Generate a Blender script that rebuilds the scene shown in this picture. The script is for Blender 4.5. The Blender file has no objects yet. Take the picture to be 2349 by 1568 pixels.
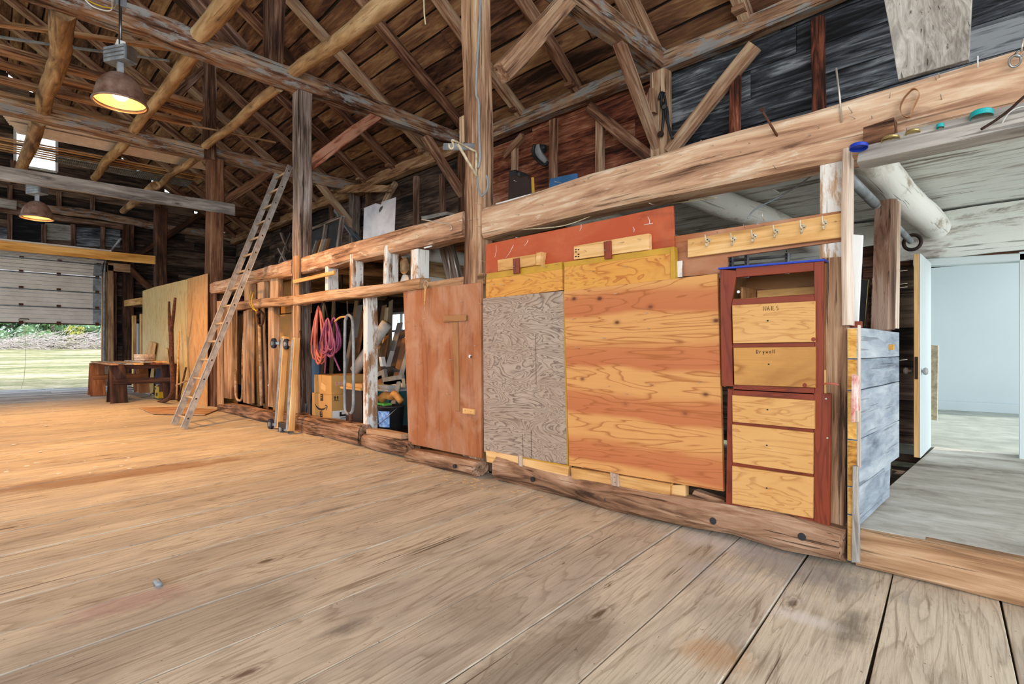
import bpy, math, random
from mathutils import Vector, Matrix
V = Vector
R = random.Random(11)
SC = bpy.context.scene
COL = SC.collection

# ------------------------------------------------------------ camera, sky, sun, exposure
H = 1.2                       # eye height; +Y is across the stall wall, -X runs to the far gable
FPX, CX, HZ = 1225.0, 1174.5, 800.0
cd = bpy.data.cameras.new('camera'); cam = bpy.data.objects.new('camera', cd); COL.objects.link(cam)
cam.location = (0, 0, H); cam.rotation_euler = (math.pi/2, 0, math.pi/4)
cd.sensor_width = 36; cd.lens = 36*FPX/2349; cd.shift_y = 16/2349; cd.clip_end = 400; cd.clip_start = .05
SC.camera = cam
SC.view_settings.view_transform = 'Standard'; SC.view_settings.look = 'None'
SC.view_settings.gamma = 1; SC.view_settings.use_curve_mapping = False
SC.view_settings.exposure = 0.25
wd = bpy.data.worlds.new('sky'); SC.world = wd; wd.use_nodes = True
nt = wd.node_tree; nt.nodes.clear()
wo = nt.nodes.new('ShaderNodeOutputWorld'); wb = nt.nodes.new('ShaderNodeBackground')
wb.inputs[0].default_value = (.86, .93, 1, 1); wb.inputs[1].default_value = 2.1
nt.links.new(wb.outputs[0], wo.inputs[0])
def lamp_data(name, kind, loc, energy, color, **k):
    d = bpy.data.lights.new(name, kind); d.energy = energy; d.color = color
    for a, b in k.items(): setattr(d, a, b)
    o = bpy.data.objects.new(name, d); COL.objects.link(o); o.location = loc
    return o
sun = lamp_data('sun', 'SUN', (6, 6, 12), 2.6, (1, .95, .86), angle=.01)
sun.rotation_euler = V((-.62, -.30, -.72)).to_track_quat('-Z', 'Y').to_euler()
# fill lamp added behind the camera, stands in for presumed open-door daylight
dl = lamp_data('rear_fill_daylight', 'AREA', (3.6, -5.2, 3.2), 460, (1, .97, .93), shape='RECTANGLE', size=7, size_y=4.5)
dl.rotation_euler = V((-.62, .75, .06)).to_track_quat('-Z', 'Y').to_euler()

# daylight through the side opening of the right-hand bay
bl = lamp_data('side_opening_daylight', 'AREA', (2.5, 5.0, 1.5), 38, (.95, 1, .97), shape='RECTANGLE', size=2.6, size_y=1.8)
bl.rotation_euler = V((-1, .05, .12)).to_track_quat('-Z', 'Y').to_euler()

# ------------------------------------------------------------ helpers
S2 = math.sqrt(2)
def onY(px, py, Y):
    a = (px-CX)/FPX; b = (HZ-py)/FPX; t = Y*S2/(1+a)
    return V((t*(a-1)/S2, Y, H+b*t))
def onX(px, py, X):
    a = (px-CX)/FPX; b = (HZ-py)/FPX; t = X*S2/(a-1)
    return V((X, t*(a+1)/S2, H+b*t))
def onZ(px, py, z):
    a = (px-CX)/FPX; b = (HZ-py)/FPX; t = (z-H)/b
    return V((t*(a-1)/S2, t*(a+1)/S2, z))
YW = 2.85*H; YO = 5.65*H; XE = -18*H
XA, XB, XC, XD = -3.2*H, -6.77*H, -10.4*H, -14.2*H
def roofz(Y): return 9.641-.645*Y

def tag(o, label=None, cat=None, group=None, kind=None):
    if label: o['label'] = label
    if cat: o['category'] = cat
    if group: o['group'] = group
    if kind: o['kind'] = kind
    return o
def empty(name, loc, label=None, cat=None, group=None):
    o = bpy.data.objects.new(name, None); COL.objects.link(o); o.matrix_basis = Matrix.Translation(V(loc))
    o.empty_display_size = .1
    return tag(o, label, cat, group)
def put(o, M=None, parent=None):
    COL.objects.link(o)
    if M is None: M = Matrix.Identity(4)
    o.matrix_basis = M
    if parent is not None:
        o.parent = parent
        # matrix_basis is always the world matrix
        o.matrix_parent_inverse = parent.matrix_basis.inverted()
    return o
def mesh_obj(name, vs, fs, mat, M=None, parent=None, smooth=False, pid=None):
    if isinstance(M, bpy.types.Object): parent, M = M, None
    if M is None and len(vs):
        o0 = V(vs[0]); vs = [V(v)-o0 for v in vs]; M = Matrix.Translation(o0)
    me = bpy.data.meshes.new(name); me.from_pydata([tuple(v) for v in vs], [], fs); me.update()
    if smooth:
        for p in me.polygons: p.use_smooth = True
    if pid is not None:
        at = me.attributes.new('pid', 'FLOAT', 'FACE')
        for i, v in enumerate(pid): at.data[i].value = v
    me.materials.append(mat)
    o = bpy.data.objects.new(name, me)
    return put(o, M, parent)
def frame(o, x, z):
    x = V(x).normalized(); z = V(z); z = (z - x*z.dot(x)).normalized(); y = z.cross(x)
    m = Matrix.Identity(4)
    for i in range(3): m[i][0] = x[i]; m[i][1] = y[i]; m[i][2] = z[i]; m[i][3] = o[i]
    return m
def h1(*a):
    s = 0.0
    for i, v in enumerate(a): s += v*(12.9898+67.345*i)
    s = math.sin(s)*43758.5453
    return (s-math.floor(s))*2-1
def rect8(w, d, ch):
    a, b = w/2, d/2; c = min(ch, a*.8, b*.8)
    return [(-a+c, -b), (a-c, -b), (a, -b+c), (a, b-c), (a-c, b), (-a+c, b), (-a, b-c), (-a, -b+c)]
# timber along local X from p0 to p1, section w (local Y) x d (local Z)
def timber(name, p0, p1, w, d, mat, parent=None, up=(0, 0, 1), rough=.0, ch=.008, seg=None, w1=None, d1=None, bow=0, roundish=False):
    p0, p1 = V(p0), V(p1); L = (p1-p0).length
    n = seg or (max(1, int(L/.3)) if rough else 1)
    sd = R.random()*50
    if w1 is None: w1 = w
    if d1 is None: d1 = d
    vs = []
    k = 0
    for i in range(n+1):
        t = i/n; x = L*t; ww = w+(w1-w)*t; dd = d+(d1-d)*t
        if roundish:
            K = 14; sec = [(math.cos(j*math.tau/K)*ww/2, math.sin(j*math.tau/K)*dd/2) for j in range(K)]
        else: sec = rect8(ww, dd, ch)
        K = len(sec); by = rough*1.6*math.sin(x*1.3+sd)*math.sin(t*math.pi); bz = bow*math.sin(t*math.pi)+rough*1.3*math.sin(x*1.7+sd*2)*math.sin(t*math.pi)
        for j, (a, b) in enumerate(sec):
            r = 1+(rough*(.45 if roundish else 1)*h1(i, j//2 if not roundish else j//5, sd)/max(w, .05)*1.2 if rough else 0)
            vs.append((x + (rough*.5*h1(j, sd) if i in (0, n) else 0), a*r+by, b*r+bz))
    fs = []
    for i in range(n):
        for j in range(K):
            fs.append((i*K+j, (i+1)*K+j, (i+1)*K+(j+1) % K, i*K+(j+1) % K))
    fs.append(tuple(range(K-1, -1, -1))[::-1][::-1]); fs.append(tuple(n*K+j for j in range(K)))
    return mesh_obj(name, vs, fs, mat, frame(p0, p1-p0, up), parent, smooth=roundish)
# flat solid from an outline of world points, thickness vector th (away from the viewer's side), grain direction
def slab(name, pts, th, mat, parent=None, grain=None, rough=0, ch=0.003, step=.25):
    pts = [V(p) for p in pts]; th = V(th)
    g = V(grain) if grain is not None else pts[1]-pts[0]
    nrm = -th.normalized()
    M = frame(pts[0], g, nrm); Mi = M.inverted()
    loc = [Mi @ p for p in pts]
    off = (Mi.to_3x3() @ th)
    if rough:
        out = []; sd = R.random()*9
        for i, p in enumerate(loc):
            q = loc[(i+1) % len(loc)]; n = max(1, int((q-p).length/step))
            e = (q-p); pr = V((-e.y, e.x, 0)); pr = pr.normalized() if pr.length else pr
            for k in range(n):
                j = 0 if k == 0 else rough*h1(k, i, sd)
                out.append(p.lerp(q, k/n)+pr*j)
        loc = out
    n = len(loc)
    c = sum(loc, V())/n
    area = sum(loc[i].x*loc[(i+1) % n].y-loc[(i+1) % n].x*loc[i].y for i in range(n))
    if area < 0: loc.reverse()
    if ch and n <= 40:
        ins = []
        for i, p in enumerate(loc):
            a = (loc[i-1]-p); b = (loc[(i+1) % n]-p)
            a = a.normalized() if a.length else a; b = b.normalized() if b.length else b
            na = V((a.y, -a.x, 0)); nb = V((-b.y, b.x, 0)); m = na+nb
            ins.append(p+(m.normalized()*ch if m.length > .3 else V()))
        vs = ins+[p+off.normalized()*ch for p in loc]+[p+off for p in loc]; K = 3
    else: vs = loc+[p+off for p in loc]; K = 2
    fs = [tuple(range(n))]
    for r in range(K-1):
        for i in range(n):
            j = (i+1) % n; fs.append((r*n+i, (r+1)*n+i, (r+1)*n+j, r*n+j))
    fs.append(tuple((K-1)*n+i for i in range(n-1, -1, -1)))
    return mesh_obj(name, vs, fs, mat, M, parent)
def Yslab(name, px, Y, th, mat, parent=None, grain=None, **k):
    return slab(name, [onY(x, y, Y) for x, y in px], (0, th, 0), mat, parent, grain=grain or (1, 0, 0), **k)
def Xslab(name, px, X, th, mat, parent=None, grain=None, **k):
    return slab(name, [onX(x, y, X) for x, y in px], (-th, 0, 0), mat, parent, grain=grain or (0, 1, 0), **k)
VZ = (0, 0, 1)
def box(name, lo, hi, mat, parent=None, M=None, grain=0):
    lo, hi = V(lo), V(hi); c = (lo+hi)/2; s = hi-lo
    ax = grain
    d = V((0, 0, 0)); d[ax] = s[ax]/2
    other = [i for i in range(3) if i != ax]
    up = V((0, 0, 0)); up[other[1]] = 1
    x = d.normalized(); y = V(up).cross(x)
    w = sum(abs(y[i])*s[i] for i in range(3)); dd = s[other[1]]
    p0, p1 = c-d, c+d
    if M is not None:
        p0 = M @ p0; p1 = M @ p1; up = M.to_3x3() @ up
    return timber(name, p0, p1, w, dd, mat, parent, up=up, ch=.003, seg=1)
def tube_data(pts, r, K=8, closed=False, r1=None):
    pts = [V(p) for p in pts]; n = len(pts); vs = []; fs = []
    prev = None
    for i, p in enumerate(pts):
        if closed: t = pts[(i+1) % n]-pts[i-1]
        else: t = pts[min(i+1, n-1)]-pts[max(i-1, 0)]
        t = t.normalized() if t.length else V((0, 0, 1))
        if prev is None:
            u = t.cross(V((0, 0, 1)));
            if u.length < .1: u = t.cross(V((1, 0, 0)))
        else: u = prev-t*prev.dot(t)
        u.normalize(); prev = u; v = t.cross(u)
        rr = r if r1 is None else r+(r1-r)*i/(n-1)
        for k in range(K):
            a = k*math.tau/K; vs.append(p+u*(math.cos(a)*rr)+v*(math.sin(a)*rr))
    for i in range(n if closed else n-1):
        for k in range(K):
            a, b = i*K, ((i+1) % n)*K
            fs.append((a+k, a+(k+1) % K, b+(k+1) % K, b+k))
    if not closed: fs += [tuple(range(K-1, -1, -1)), tuple((n-1)*K+k for k in range(K))]
    return vs, fs
def tube(name, pts, r, mat, parent=None, K=8, closed=False, r1=None):
    o = V(pts[0]); vs, fs = tube_data([V(p)-o for p in pts], r, K, closed, r1)
    return mesh_obj(name, vs, fs, mat, Matrix.Translation(o), parent, smooth=True)
def spline(pts, n=8):
    pts = [V(p) for p in pts]; out = []
    P = [pts[0]*2-pts[1]]+pts+[pts[-1]*2-pts[-2]]
    for i in range(1, len(P)-2):
        a, b, c, d = P[i-1:i+3]
        for k in range(n):
            t = k/n
            out.append(.5*((2*b)+(c-a)*t+(2*a-5*b+4*c-d)*t*t+(3*b-a-3*c+d)*t*t*t))
    out.append(pts[-1]); return out
def lathe(name, prof, M, mat, parent=None, K=28, smooth=True):
    vs = []; fs = []
    for r, z in prof:
        for k in range(K): vs.append((r*math.cos(k*math.tau/K), r*math.sin(k*math.tau/K), z))
    for i in range(len(prof)-1):
        for k in range(K): fs.append((i*K+k, i*K+(k+1) % K, (i+1)*K+(k+1) % K, (i+1)*K+k))
    return mesh_obj(name, vs, fs, mat, M, parent, smooth=smooth)
def multi(name, parts, mat, parent=None, M=None, smooth=False):
    vs = []; fs = []
    for v, f in parts:
        b = len(vs); vs += [V(x) for x in v]; fs += [tuple(i+b for i in q) for q in f]
    return mesh_obj(name, vs, fs, mat, M, parent, smooth)
def disc_data(c, ax, r, th, K=20):
    M = frame(c, (1, .013, .01) if abs(V(ax).normalized().x) < .9 else (0, 1, 0), ax)
    vs = [M @ V((r*math.cos(k*math.tau/K), r*math.sin(k*math.tau/K), s*th/2)) for s in (-1, 1) for k in range(K)]
    fs = [tuple(range(K-1, -1, -1)), tuple(K+k for k in range(K))]+[(k, (k+1) % K, K+(k+1) % K, K+k) for k in range(K)]
    return vs, fs
def cut_ivs(u0, u1, cuts):
    iv = [(u0, u1)]
    for a, b in cuts:
        nv = []
        for s, e in iv:
            if b <= s or a >= e: nv.append((s, e)); continue
            if a > s: nv.append((s, a))
            if b < e: nv.append((b, e))
        iv = nv
    return iv
# a surface of boards: rows along local X, stacked along local Y
def boards(name, O, U, Vd, ulim, vlen, wr, th, mat, cuts=(), gap=.004, maxlen=4.5, jog=0, label=None, bounds=None):
    U = V(U).normalized(); Vd = V(Vd).normalized(); N = U.cross(Vd)
    M = frame(O, U, N)
    br = set([0.0, vlen])
    for c in cuts: br.add(c[2]); br.add(c[3])
    edges = [0.0]; v = 0
    if bounds: edges = bounds
    else:
        while v < vlen-.02:
            v = min(vlen, v+wr[0]+(wr[1]-wr[0])*R.random()); edges.append(v)
    rows = []
    for a, b in zip(edges, edges[1:]):
        cc = [a]+sorted(x for x in br if a+1e-4 < x < b-1e-4)+[b]
        pr = R.random(); js = [R.random()*maxlen]
        while js[-1] < 60: js.append(js[-1]+maxlen*(.6+.6*R.random()))
        for s, e in zip(cc, cc[1:]): rows.append((s, e, a, b, pr, js))
    vs = []; fs = []; pid = []
    for s, e, a, b, pr, js in rows:
        u0, u1 = ulim((s+e)/2) if callable(ulim) else ulim
        cs = [(c[0], c[1]) for c in cuts if c[2] <= (s+e)/2 <= c[3]]
        for p, q in cut_ivs(u0, u1, cs):
            jj = [p]+[u0+j for j in js if p < u0+j < q]+[q]
            for k, (x0, x1) in enumerate(zip(jj, jj[1:])):
                if x1-x0 < .01: continue
                y0 = s+(gap/2 if abs(s-a) < 1e-5 else 0); y1 = e-(gap/2 if abs(e-b) < 1e-5 else 0)
                z = jog*h1(pr*10, k+x0); bb = len(vs)
                n = max(1, int((x1-x0)/.6)) if gap > .003 else 1
                for i in range(n+1):
                    xx = x0+(x1-x0)*i/n+(gap/3 if i == 0 else (-gap/3 if i == n else 0))
                    j0 = gap*.4*h1(xx, s+pr) if abs(s-a) < 1e-5 else 0
                    j1 = gap*.4*h1(xx, e-pr) if abs(e-b) < 1e-5 else 0
                    c = min(.002 if th < .02 else .004, (y1-y0)*.2)
                    vs += [(xx, y0+j0, -th), (xx, y0+j0, z-c), (xx, y0+j0+c, z), (xx, y1+j1-c, z), (xx, y1+j1, z-c), (xx, y1+j1, -th)]
                for i in range(n):
                    for j in range(6):
                        fs.append((bb+i*6+j, bb+(i+1)*6+j, bb+(i+1)*6+(j+1) % 6, bb+i*6+(j+1) % 6)); pid.append(pr+k*.37)
                fs.append(tuple(bb+j for j in range(5, -1, -1))); pid.append(pr)
                fs.append(tuple(bb+n*6+j for j in range(6))); pid.append(pr)
    o = mesh_obj(name, vs, fs, mat, M, None, pid=pid)
    return tag(o, kind='structure')

def dup(root, T, label=None, group=None):
    r = root.copy(); COL.objects.link(r); r.matrix_basis = T @ root.matrix_basis
    if label: r['label'] = label
    if group: r['group'] = group
    def rec(src, dst):
        for ch in [o for o in list(COL.objects) if o.parent is src]:
            c = ch.copy(); COL.objects.link(c); c.parent = dst; c.matrix_parent_inverse = ch.matrix_parent_inverse.copy(); rec(ch, c)
    rec(root, r)
    return r

# ------------------------------------------------------------ materials
def C(h):
    h = h.lstrip('#'); r = [int(h[i:i+2], 16)/255 for i in (0, 2, 4)]
    return tuple((c/12.92 if c <= .04045 else ((c+.055)/1.055)**2.4) for c in r)+(1,)
class NT:
    def __init__(s, name):
        s.m = bpy.data.materials.new(name); s.m.use_nodes = True; s.t = s.m.node_tree; s.t.nodes.clear()
        s.out = s.n('ShaderNodeOutputMaterial'); s.b = s.n('ShaderNodeBsdfPrincipled'); s.l(s.b.outputs[0], s.out.inputs[0])
    def n(s, k, **p):
        x = s.t.nodes.new(k)
        for a, b in p.items(): setattr(x, a, b)
        return x
    def l(s, a, b): s.t.links.new(a, b)
    def math(s, op, a, b=0.0, c=None):
        x = s.n('ShaderNodeMath', operation=op)
        for i, v in enumerate((a, b) if c is None else (a, b, c)):
            if hasattr(v, 'links') or hasattr(v, 'is_linked'): s.l(v, x.inputs[i])
            else: x.inputs[i].default_value = v
        return x.outputs[0]
    def mix(s, f, a, b, blend='MIX'):
        x = s.n('ShaderNodeMix', data_type='RGBA', blend_type=blend)
        for i, v in ((0, f), (6, a), (7, b)):
            if hasattr(v, 'is_linked'): s.l(v, x.inputs[i])
            else: x.inputs[i].default_value = v
        return x.outputs[2]
    def coords(s, rand=True):
        tc = s.n('ShaderNodeTexCoord'); v = tc.outputs['Object']
        if rand:
            oi = s.n('ShaderNodeObjectInfo'); at = s.n('ShaderNodeAttribute', attribute_name='pid')
            s.rnd = oi.outputs['Random']; s.pid = at.outputs['Fac']
            cb = s.n('ShaderNodeCombineXYZ')
            k = s.math('ADD', s.math('MULTIPLY', s.rnd, 31.0), s.math('MULTIPLY', s.pid, 23.0))
            s.l(k, cb.inputs[0]); s.l(s.math('MULTIPLY', k, 1.37), cb.inputs[1]); s.l(s.math('MULTIPLY', k, .77), cb.inputs[2])
            ad = s.n('ShaderNodeVectorMath', operation='ADD'); s.l(v, ad.inputs[0]); s.l(cb.outputs[0], ad.inputs[1]); v = ad.outputs[0]
        return v
    def noise(s, v, sc, scale=1.0, detail=5, rough=.6, dist=0.0):
        mp = s.n('ShaderNodeMapping'); mp.inputs['Scale'].default_value = sc; s.l(v, mp.inputs[0])
        x = s.n('ShaderNodeTexNoise'); s.l(mp.outputs[0], x.inputs['Vector'])
        for k, q in (('Scale', scale), ('Detail', detail), ('Roughness', rough), ('Distortion', dist)): x.inputs[k].default_value = q
        return x.outputs[0]
    def ramp(s, f, stops, interp='LINEAR'):
        x = s.n('ShaderNodeValToRGB'); x.color_ramp.interpolation = interp; e = x.color_ramp.elements
        while len(e) < len(stops): e.new(.5)
        for i, (p, c) in enumerate(stops):
            e[i].position = p; e[i].color = C(c) if isinstance(c, str) else ((c, c, c, 1) if not isinstance(c, tuple) else c)
        s.l(f, x.inputs[0]); return x.outputs[0]
    def bump(s, hgt, st=.4, d=.01):
        x = s.n('ShaderNodeBump'); x.inputs['Strength'].default_value = st; x.inputs['Distance'].default_value = d
        s.l(hgt, x.inputs['Height']); s.l(x.outputs[0], s.b.inputs['Normal'])
    def fin(s, col, rough=.75, metal=0, spec=.3):
        if hasattr(col, 'is_linked'): s.l(col, s.b.inputs['Base Color'])
        else: s.b.inputs['Base Color'].default_value = col
        if hasattr(rough, 'is_linked'): s.l(rough, s.b.inputs['Roughness'])
        else: s.b.inputs['Roughness'].default_value = rough
        s.b.inputs['Metallic'].default_value = metal
        s.b.inputs['Specular IOR Level'].default_value = spec
        return s.m
# rough sawn / hewn wood, grain along local X. cols: dark, mid, light
def wood(name, cols, cross=22, st=14, dist=.6, contrast=1.0, crack=.55, knots=.6, var=.25, paint=None, paint_amt=.5, pscale=3, bump=.5, rough=.78, knotc=None):
    s = NT(name); v = s.coords()
    a = s.noise(v, (cross/st, cross, cross), 1, 7, .65, dist)
    b = s.noise(v, (.9, 3.2, 3.2), 1, 3, .55, .4)
    f = s.math('ADD', s.math('MULTIPLY', s.math('SUBTRACT', a, .5), 1.5*contrast), s.math('MULTIPLY', s.math('SUBTRACT', b, .5), 1.1))
    r = s.math('FRACT', s.math('ADD', s.math('MULTIPLY', s.pid, 7.13), s.rnd))
    f = s.math('ADD', f, s.math('MULTIPLY', s.math('SUBTRACT', r, .5), var))
    f = s.math('ADD', f, .5)
    n = len(cols)
    col = s.ramp(f, [(.16+.68*i/(n-1), c) for i, c in enumerate(cols)])
    if paint:
        pn = s.noise(v, (pscale*.35, pscale, pscale), 1, 8, .72, .3)
        pf = s.ramp(pn, [(.5-paint_amt*.3-.03+.13, 1.0), (.5-paint_amt*.3+.16, 0.0)]) if False else s.ramp(s.math('ADD', pn, s.math('MULTIPLY', s.math('SUBTRACT', a, .5), .35)), [(.62-paint_amt*.4, 0.0), (.70-paint_amt*.4, 1.0)])
        pc = s.mix(b, C(paint[0]), C(paint[1])) if isinstance(paint, (tuple, list)) else C(paint)
        col = s.mix(pf, col, pc)
    ht = a
    if knots:
        mp = s.n('ShaderNodeMapping'); mp.inputs['Scale'].default_value = (1.5, 4.2, 4.2); s.l(v, mp.inputs[0])
        vo = s.n('ShaderNodeTexVoronoi'); vo.inputs['Scale'].default_value = 1; s.l(mp.outputs[0], vo.inputs['Vector'])
        kd = s.math('ADD', vo.outputs['Distance'], s.math('MULTIPLY', s.math('SUBTRACT', a, .5), .08))
        kf = s.ramp(kd, [(.05, 1.0), (.13, 0.0)])
        col = s.mix(s.math('MULTIPLY', kf, knots), col, C(knotc or cols[0]), 'MIX')
        col = s.mix(s.math('MULTIPLY', s.ramp(kd, [(.10, 0.0), (.14, 1.0), (.17, 0.0)]), knots*.45), col, C(cols[0]))
    if crack:
        c = s.noise(v, (1.1, 46, 46), 1, 3, .5, .3)
        c2 = s.noise(v, (1.3, 4, 4), 1, 2, .5)
        cf = s.ramp(s.math('ADD', c, s.math('MULTIPLY', s.math('SUBTRACT', c2, .5), .5)), [(.33, 1.0), (.38, 0.0)] if crack > .65 else [(.29, 1.0), (.35, 0.0)])
        col = s.mix(s.math('MULTIPLY', cf, crack), col, (.018, .012, .009, 1))
        ht = s.math('SUBTRACT', a, s.math('MULTIPLY', cf, 1.0))
    s.bump(ht, bump, .012)
    return s.fin(col, rough, 0, .25)
# rotary cut plywood with looping figure
def ply(name, light, dark, rings=9, sc=(1.1, 5, 5), w=.5, blotch=None, bl=.4, knots=0, rough=.6, bands=None, streak=.35, dist=.5):
    s = NT(name); v = s.coords()
    n = s.noise(v, sc, 1, 3, .5, dist)
    t = s.math('FRACT', s.math('MULTIPLY', n, float(rings)))
    fine = s.noise(v, (3, 90, 90), 1, 3, .6)
    line = s.ramp(t, [(0.0, 0.0), (w*.5, .25), (w, 1.0), (min(.99, w+.1), 0.0)])
    base = C(light)
    if bands:
        tc = s.n('ShaderNodeTexCoord'); sp = s.n('ShaderNodeSeparateXYZ'); s.l(tc.outputs['Object'], sp.inputs[0])
        wob = s.noise(v, (1.2, 2, 2), 1, 3, .5)
        y = s.math('ADD', sp.outputs[1], s.math('MULTIPLY', s.math('SUBTRACT', wob, .5), .16))
        bf = s.math('MULTIPLY', y, 1/bands[1])
        bf = s.math('FRACT', s.math('ADD', bf, bands[2]))
        bm = s.ramp(bf, [(0, 0.0), (.10, 1.0), (.42, .85), (.60, 0.0)])
        base = s.mix(bm, base, C(bands[0]))
    col = s.mix(s.math('MULTIPLY', line, .8), base, C(dark))
    col = s.mix(s.math('MULTIPLY', fine, streak), col, C(dark))
    if blotch:
        q = s.noise(v, (1.3, 2, 2), 1.6, 5, .6, .5)
        col = s.mix(s.math('MULTIPLY', s.ramp(q, [(.42, 0.0), (.66, 1.0)]), bl), col, C(blotch))
    if knots:
        mp = s.n('ShaderNodeMapping'); mp.inputs['Scale'].default_value = (3.3, 5.2, 5.2); s.l(v, mp.inputs[0])
        vo = s.n('ShaderNodeTexVoronoi'); vo.inputs['Scale'].default_value = 1; s.l(mp.outputs[0], vo.inputs['Vector'])
        kf = s.ramp(vo.outputs['Distance'], [(.05, 1.0), (.10, .25), (.17, 0.0)])
        col = s.mix(s.math('MULTIPLY', kf, knots), col, C('5b2a18'))
    s.bump(s.math('ADD', line, fine), .12, .004)
    return s.fin(col, rough, 0, .35)
def plain(name, col, rough=.6, metal=0, spec=.4, var=.12, scale=6, bump=0, emis=0, dark=None):
    s = NT(name); v = s.coords()
    n = s.noise(v, (1, 1, 1), scale, 6, .6)
    c0 = C(col); d = C(dark) if dark else tuple(x*(1-var*2.2) for x in c0[:3])+(1,)
    c = s.mix(s.ramp(n, [(.35, 1.0), (.65, 0.0)]), c0, d)
    if bump: s.bump(n, bump, .01)
    m = s.fin(c, rough, metal, spec)
    if emis:
        s.b.inputs['Emission Color'].default_value = C(col); s.b.inputs['Emission Strength'].default_value = emis
    return m
STAINS = [(1640, 1500, .22, .14, 'b98a55', .5), (1660, 1250, .5, .22, 'd9d6d6', .6), (1800, 1300, .5, .35, '77767a', .55), (1950, 1440, .10, .3, '4c4239', .6), (1840, 1415, .2, .1, 'e0dcd8', .7), (300, 1085, .28, 1.6, '7b4a25', .6), (790, 1440, .08, .16, '6d6460', .7), (300, 1380, .12, .25, 'a98484', .5), (350, 1440, .3, .8, '746c66', .4), (760, 1168, .06, .3, '7b736c', .8), (1250, 1500, .14, .5, '776555', .5), (1100, 1410, .3, .3, '8c8070', .5), (1690, 1330, .5, .2, 'b9b4b4', .5)]
def floor_mat():
    s = NT('floor_planks'); v = s.coords()
    r = s.math('FRACT', s.math('MULTIPLY', s.pid, 7.13))
    col = s.ramp(r, [(0, 'c6bba9'), (.3, 'd4c9b6'), (.6, 'ddd3bf'), (1, 'cabeac')])
    blo = s.noise(v, (.8, 1.6, 1.6), 1.3, 6, .62, .6)
    col = s.mix(s.ramp(blo, [(.46, 0.0), (.66, .65)]), col, C('aaa298'))
    col = s.mix(s.ramp(blo, [(.30, .55), (.46, 0.0)]), col, C('dcd2bb'))
    fine = s.noise(v, (5, 85, 85), 1, 5, .65, .2)
    col = s.mix(s.ramp(fine, [(.3, .0), (.5, .06), (.72, .42)]), col, C('6f5f4d'))
    med = s.noise(v, (1.5, 17, 17), 1, 6, .7, .9)
    col = s.mix(s.ramp(med, [(.57, 0.0), (.66, .55), (.8, .8)]), col, C('6d5845'))
    scr = s.noise(v, (9, 34, 34), 1, 4, .6, 1.5)
    col = s.mix(s.ramp(scr, [(.68, 0.0), (.73, .75)]), col, C('4c3a2b'))
    spk = s.noise(v, (1, 1, 1), 42, 3, .6)
    col = s.mix(s.ramp(spk, [(.70, 0.0), (.76, .8)]), col, C('4b3c31'))
    col = s.mix(s.ramp(spk, [(.24, .7), (.29, 0.0)]), col, C('e2dac8'))
    mp = s.n('ShaderNodeMapping'); mp.inputs['Scale'].default_value = (1.15, 3.1, 3.1); s.l(v, mp.inputs[0])
    vo = s.n('ShaderNodeTexVoronoi'); vo.inputs['Scale'].default_value = 1; s.l(mp.outputs[0], vo.inputs['Vector'])
    kd = s.math('ADD', vo.outputs['Distance'], s.math('MULTIPLY', s.math('SUBTRACT', scr, .5), .10))
    col = s.mix(s.ramp(kd, [(.035, .85), (.085, 0.0)]), col, C('54402f'))
    col = s.mix(s.ramp(kd, [(.085, 0.0), (.11, .4), (.15, 0.0)]), col, C('6d5845'))
    ck = s.noise(v, (1.0, 60, 60), 1, 3, .5, .3); c2 = s.noise(v, (.9, 3, 3), 1, 2, .5)
    cf = s.ramp(s.math('ADD', ck, s.math('MULTIPLY', s.math('SUBTRACT', c2, .5), .6)), [(.25, 1.0), (.29, 0.0)])
    col = s.mix(s.math('MULTIPLY', cf, .8), col, C('2c221a'))
    wn = s.noise(v, (.5, .5, .5), 1.1, 7, .75, .5)
    col = s.mix(s.ramp(wn, [(.64, 0.0), (.72, .55)]), col, C('cfc8bd'))
    rg = s.noise(v, (.35, 3.2, 3.2), 1, 3, .5, .4)
    rl = s.ramp(s.math('FRACT', s.math('MULTIPLY', rg, 19.0)), [(0, 0.0), (.35, .1), (.55, .42), (.64, 0.0)])
    col = s.mix(rl, col, C('7c6a55'))
    ge = s.n('ShaderNodeNewGeometry')
    for (px, py, rx, ry, colr, amt) in STAINS:
        p = onZ(px, py, 0)
        mp2 = s.n('ShaderNodeMapping'); mp2.vector_type = 'POINT'
        sb_ = s.n('ShaderNodeVectorMath', operation='SUBTRACT'); s.l(ge.outputs['Position'], sb_.inputs[0]); sb_.inputs[1].default_value = p
        mp2.inputs['Scale'].default_value = (1/rx, 1/ry, 1); s.l(sb_.outputs[0], mp2.inputs[0])
        ln = s.n('ShaderNodeVectorMath', operation='LENGTH'); s.l(mp2.outputs[0], ln.inputs[0])
        dd = s.math('ADD', ln.outputs['Value'], s.math('MULTIPLY', s.math('SUBTRACT', wn, .5), 3.2))
        dd = s.math('ADD', dd, s.math('MULTIPLY', s.math('SUBTRACT', med, .5), 1.6))
        col = s.mix(s.ramp(dd, [(.35, amt), (1.0, 0.0)]), col, C(colr))
    s.bump(s.math('SUBTRACT', s.math('ADD', fine, med), cf), .35, .006)
    return s.fin(col, .68, 0, .3)
M_floor = floor_mat()
M_floor_far = wood('daylit_grey_wood', ['73767c', '9b9ea5', 'bcc0c6', 'd2d5da'], cross=14, st=10, contrast=.8, crack=.5, knots=.2, var=.5)  # grey boards, with the outdoor light near the door put into their colour
M_roof = wood('roof_boards', ['2a1b13', '52372a', '73503b', '906b4c', 'ab8862'], cross=13, st=8, dist=1.0, contrast=.75, crack=.35, knots=.9, var=.35, bump=.5)
M_raft = wood('rafter_wood', ['3a251b', '6b4635', '8f6a53', 'a98a70', 'bfa68a'], cross=18, st=14, crack=.6, knots=.4, var=.3)
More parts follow.
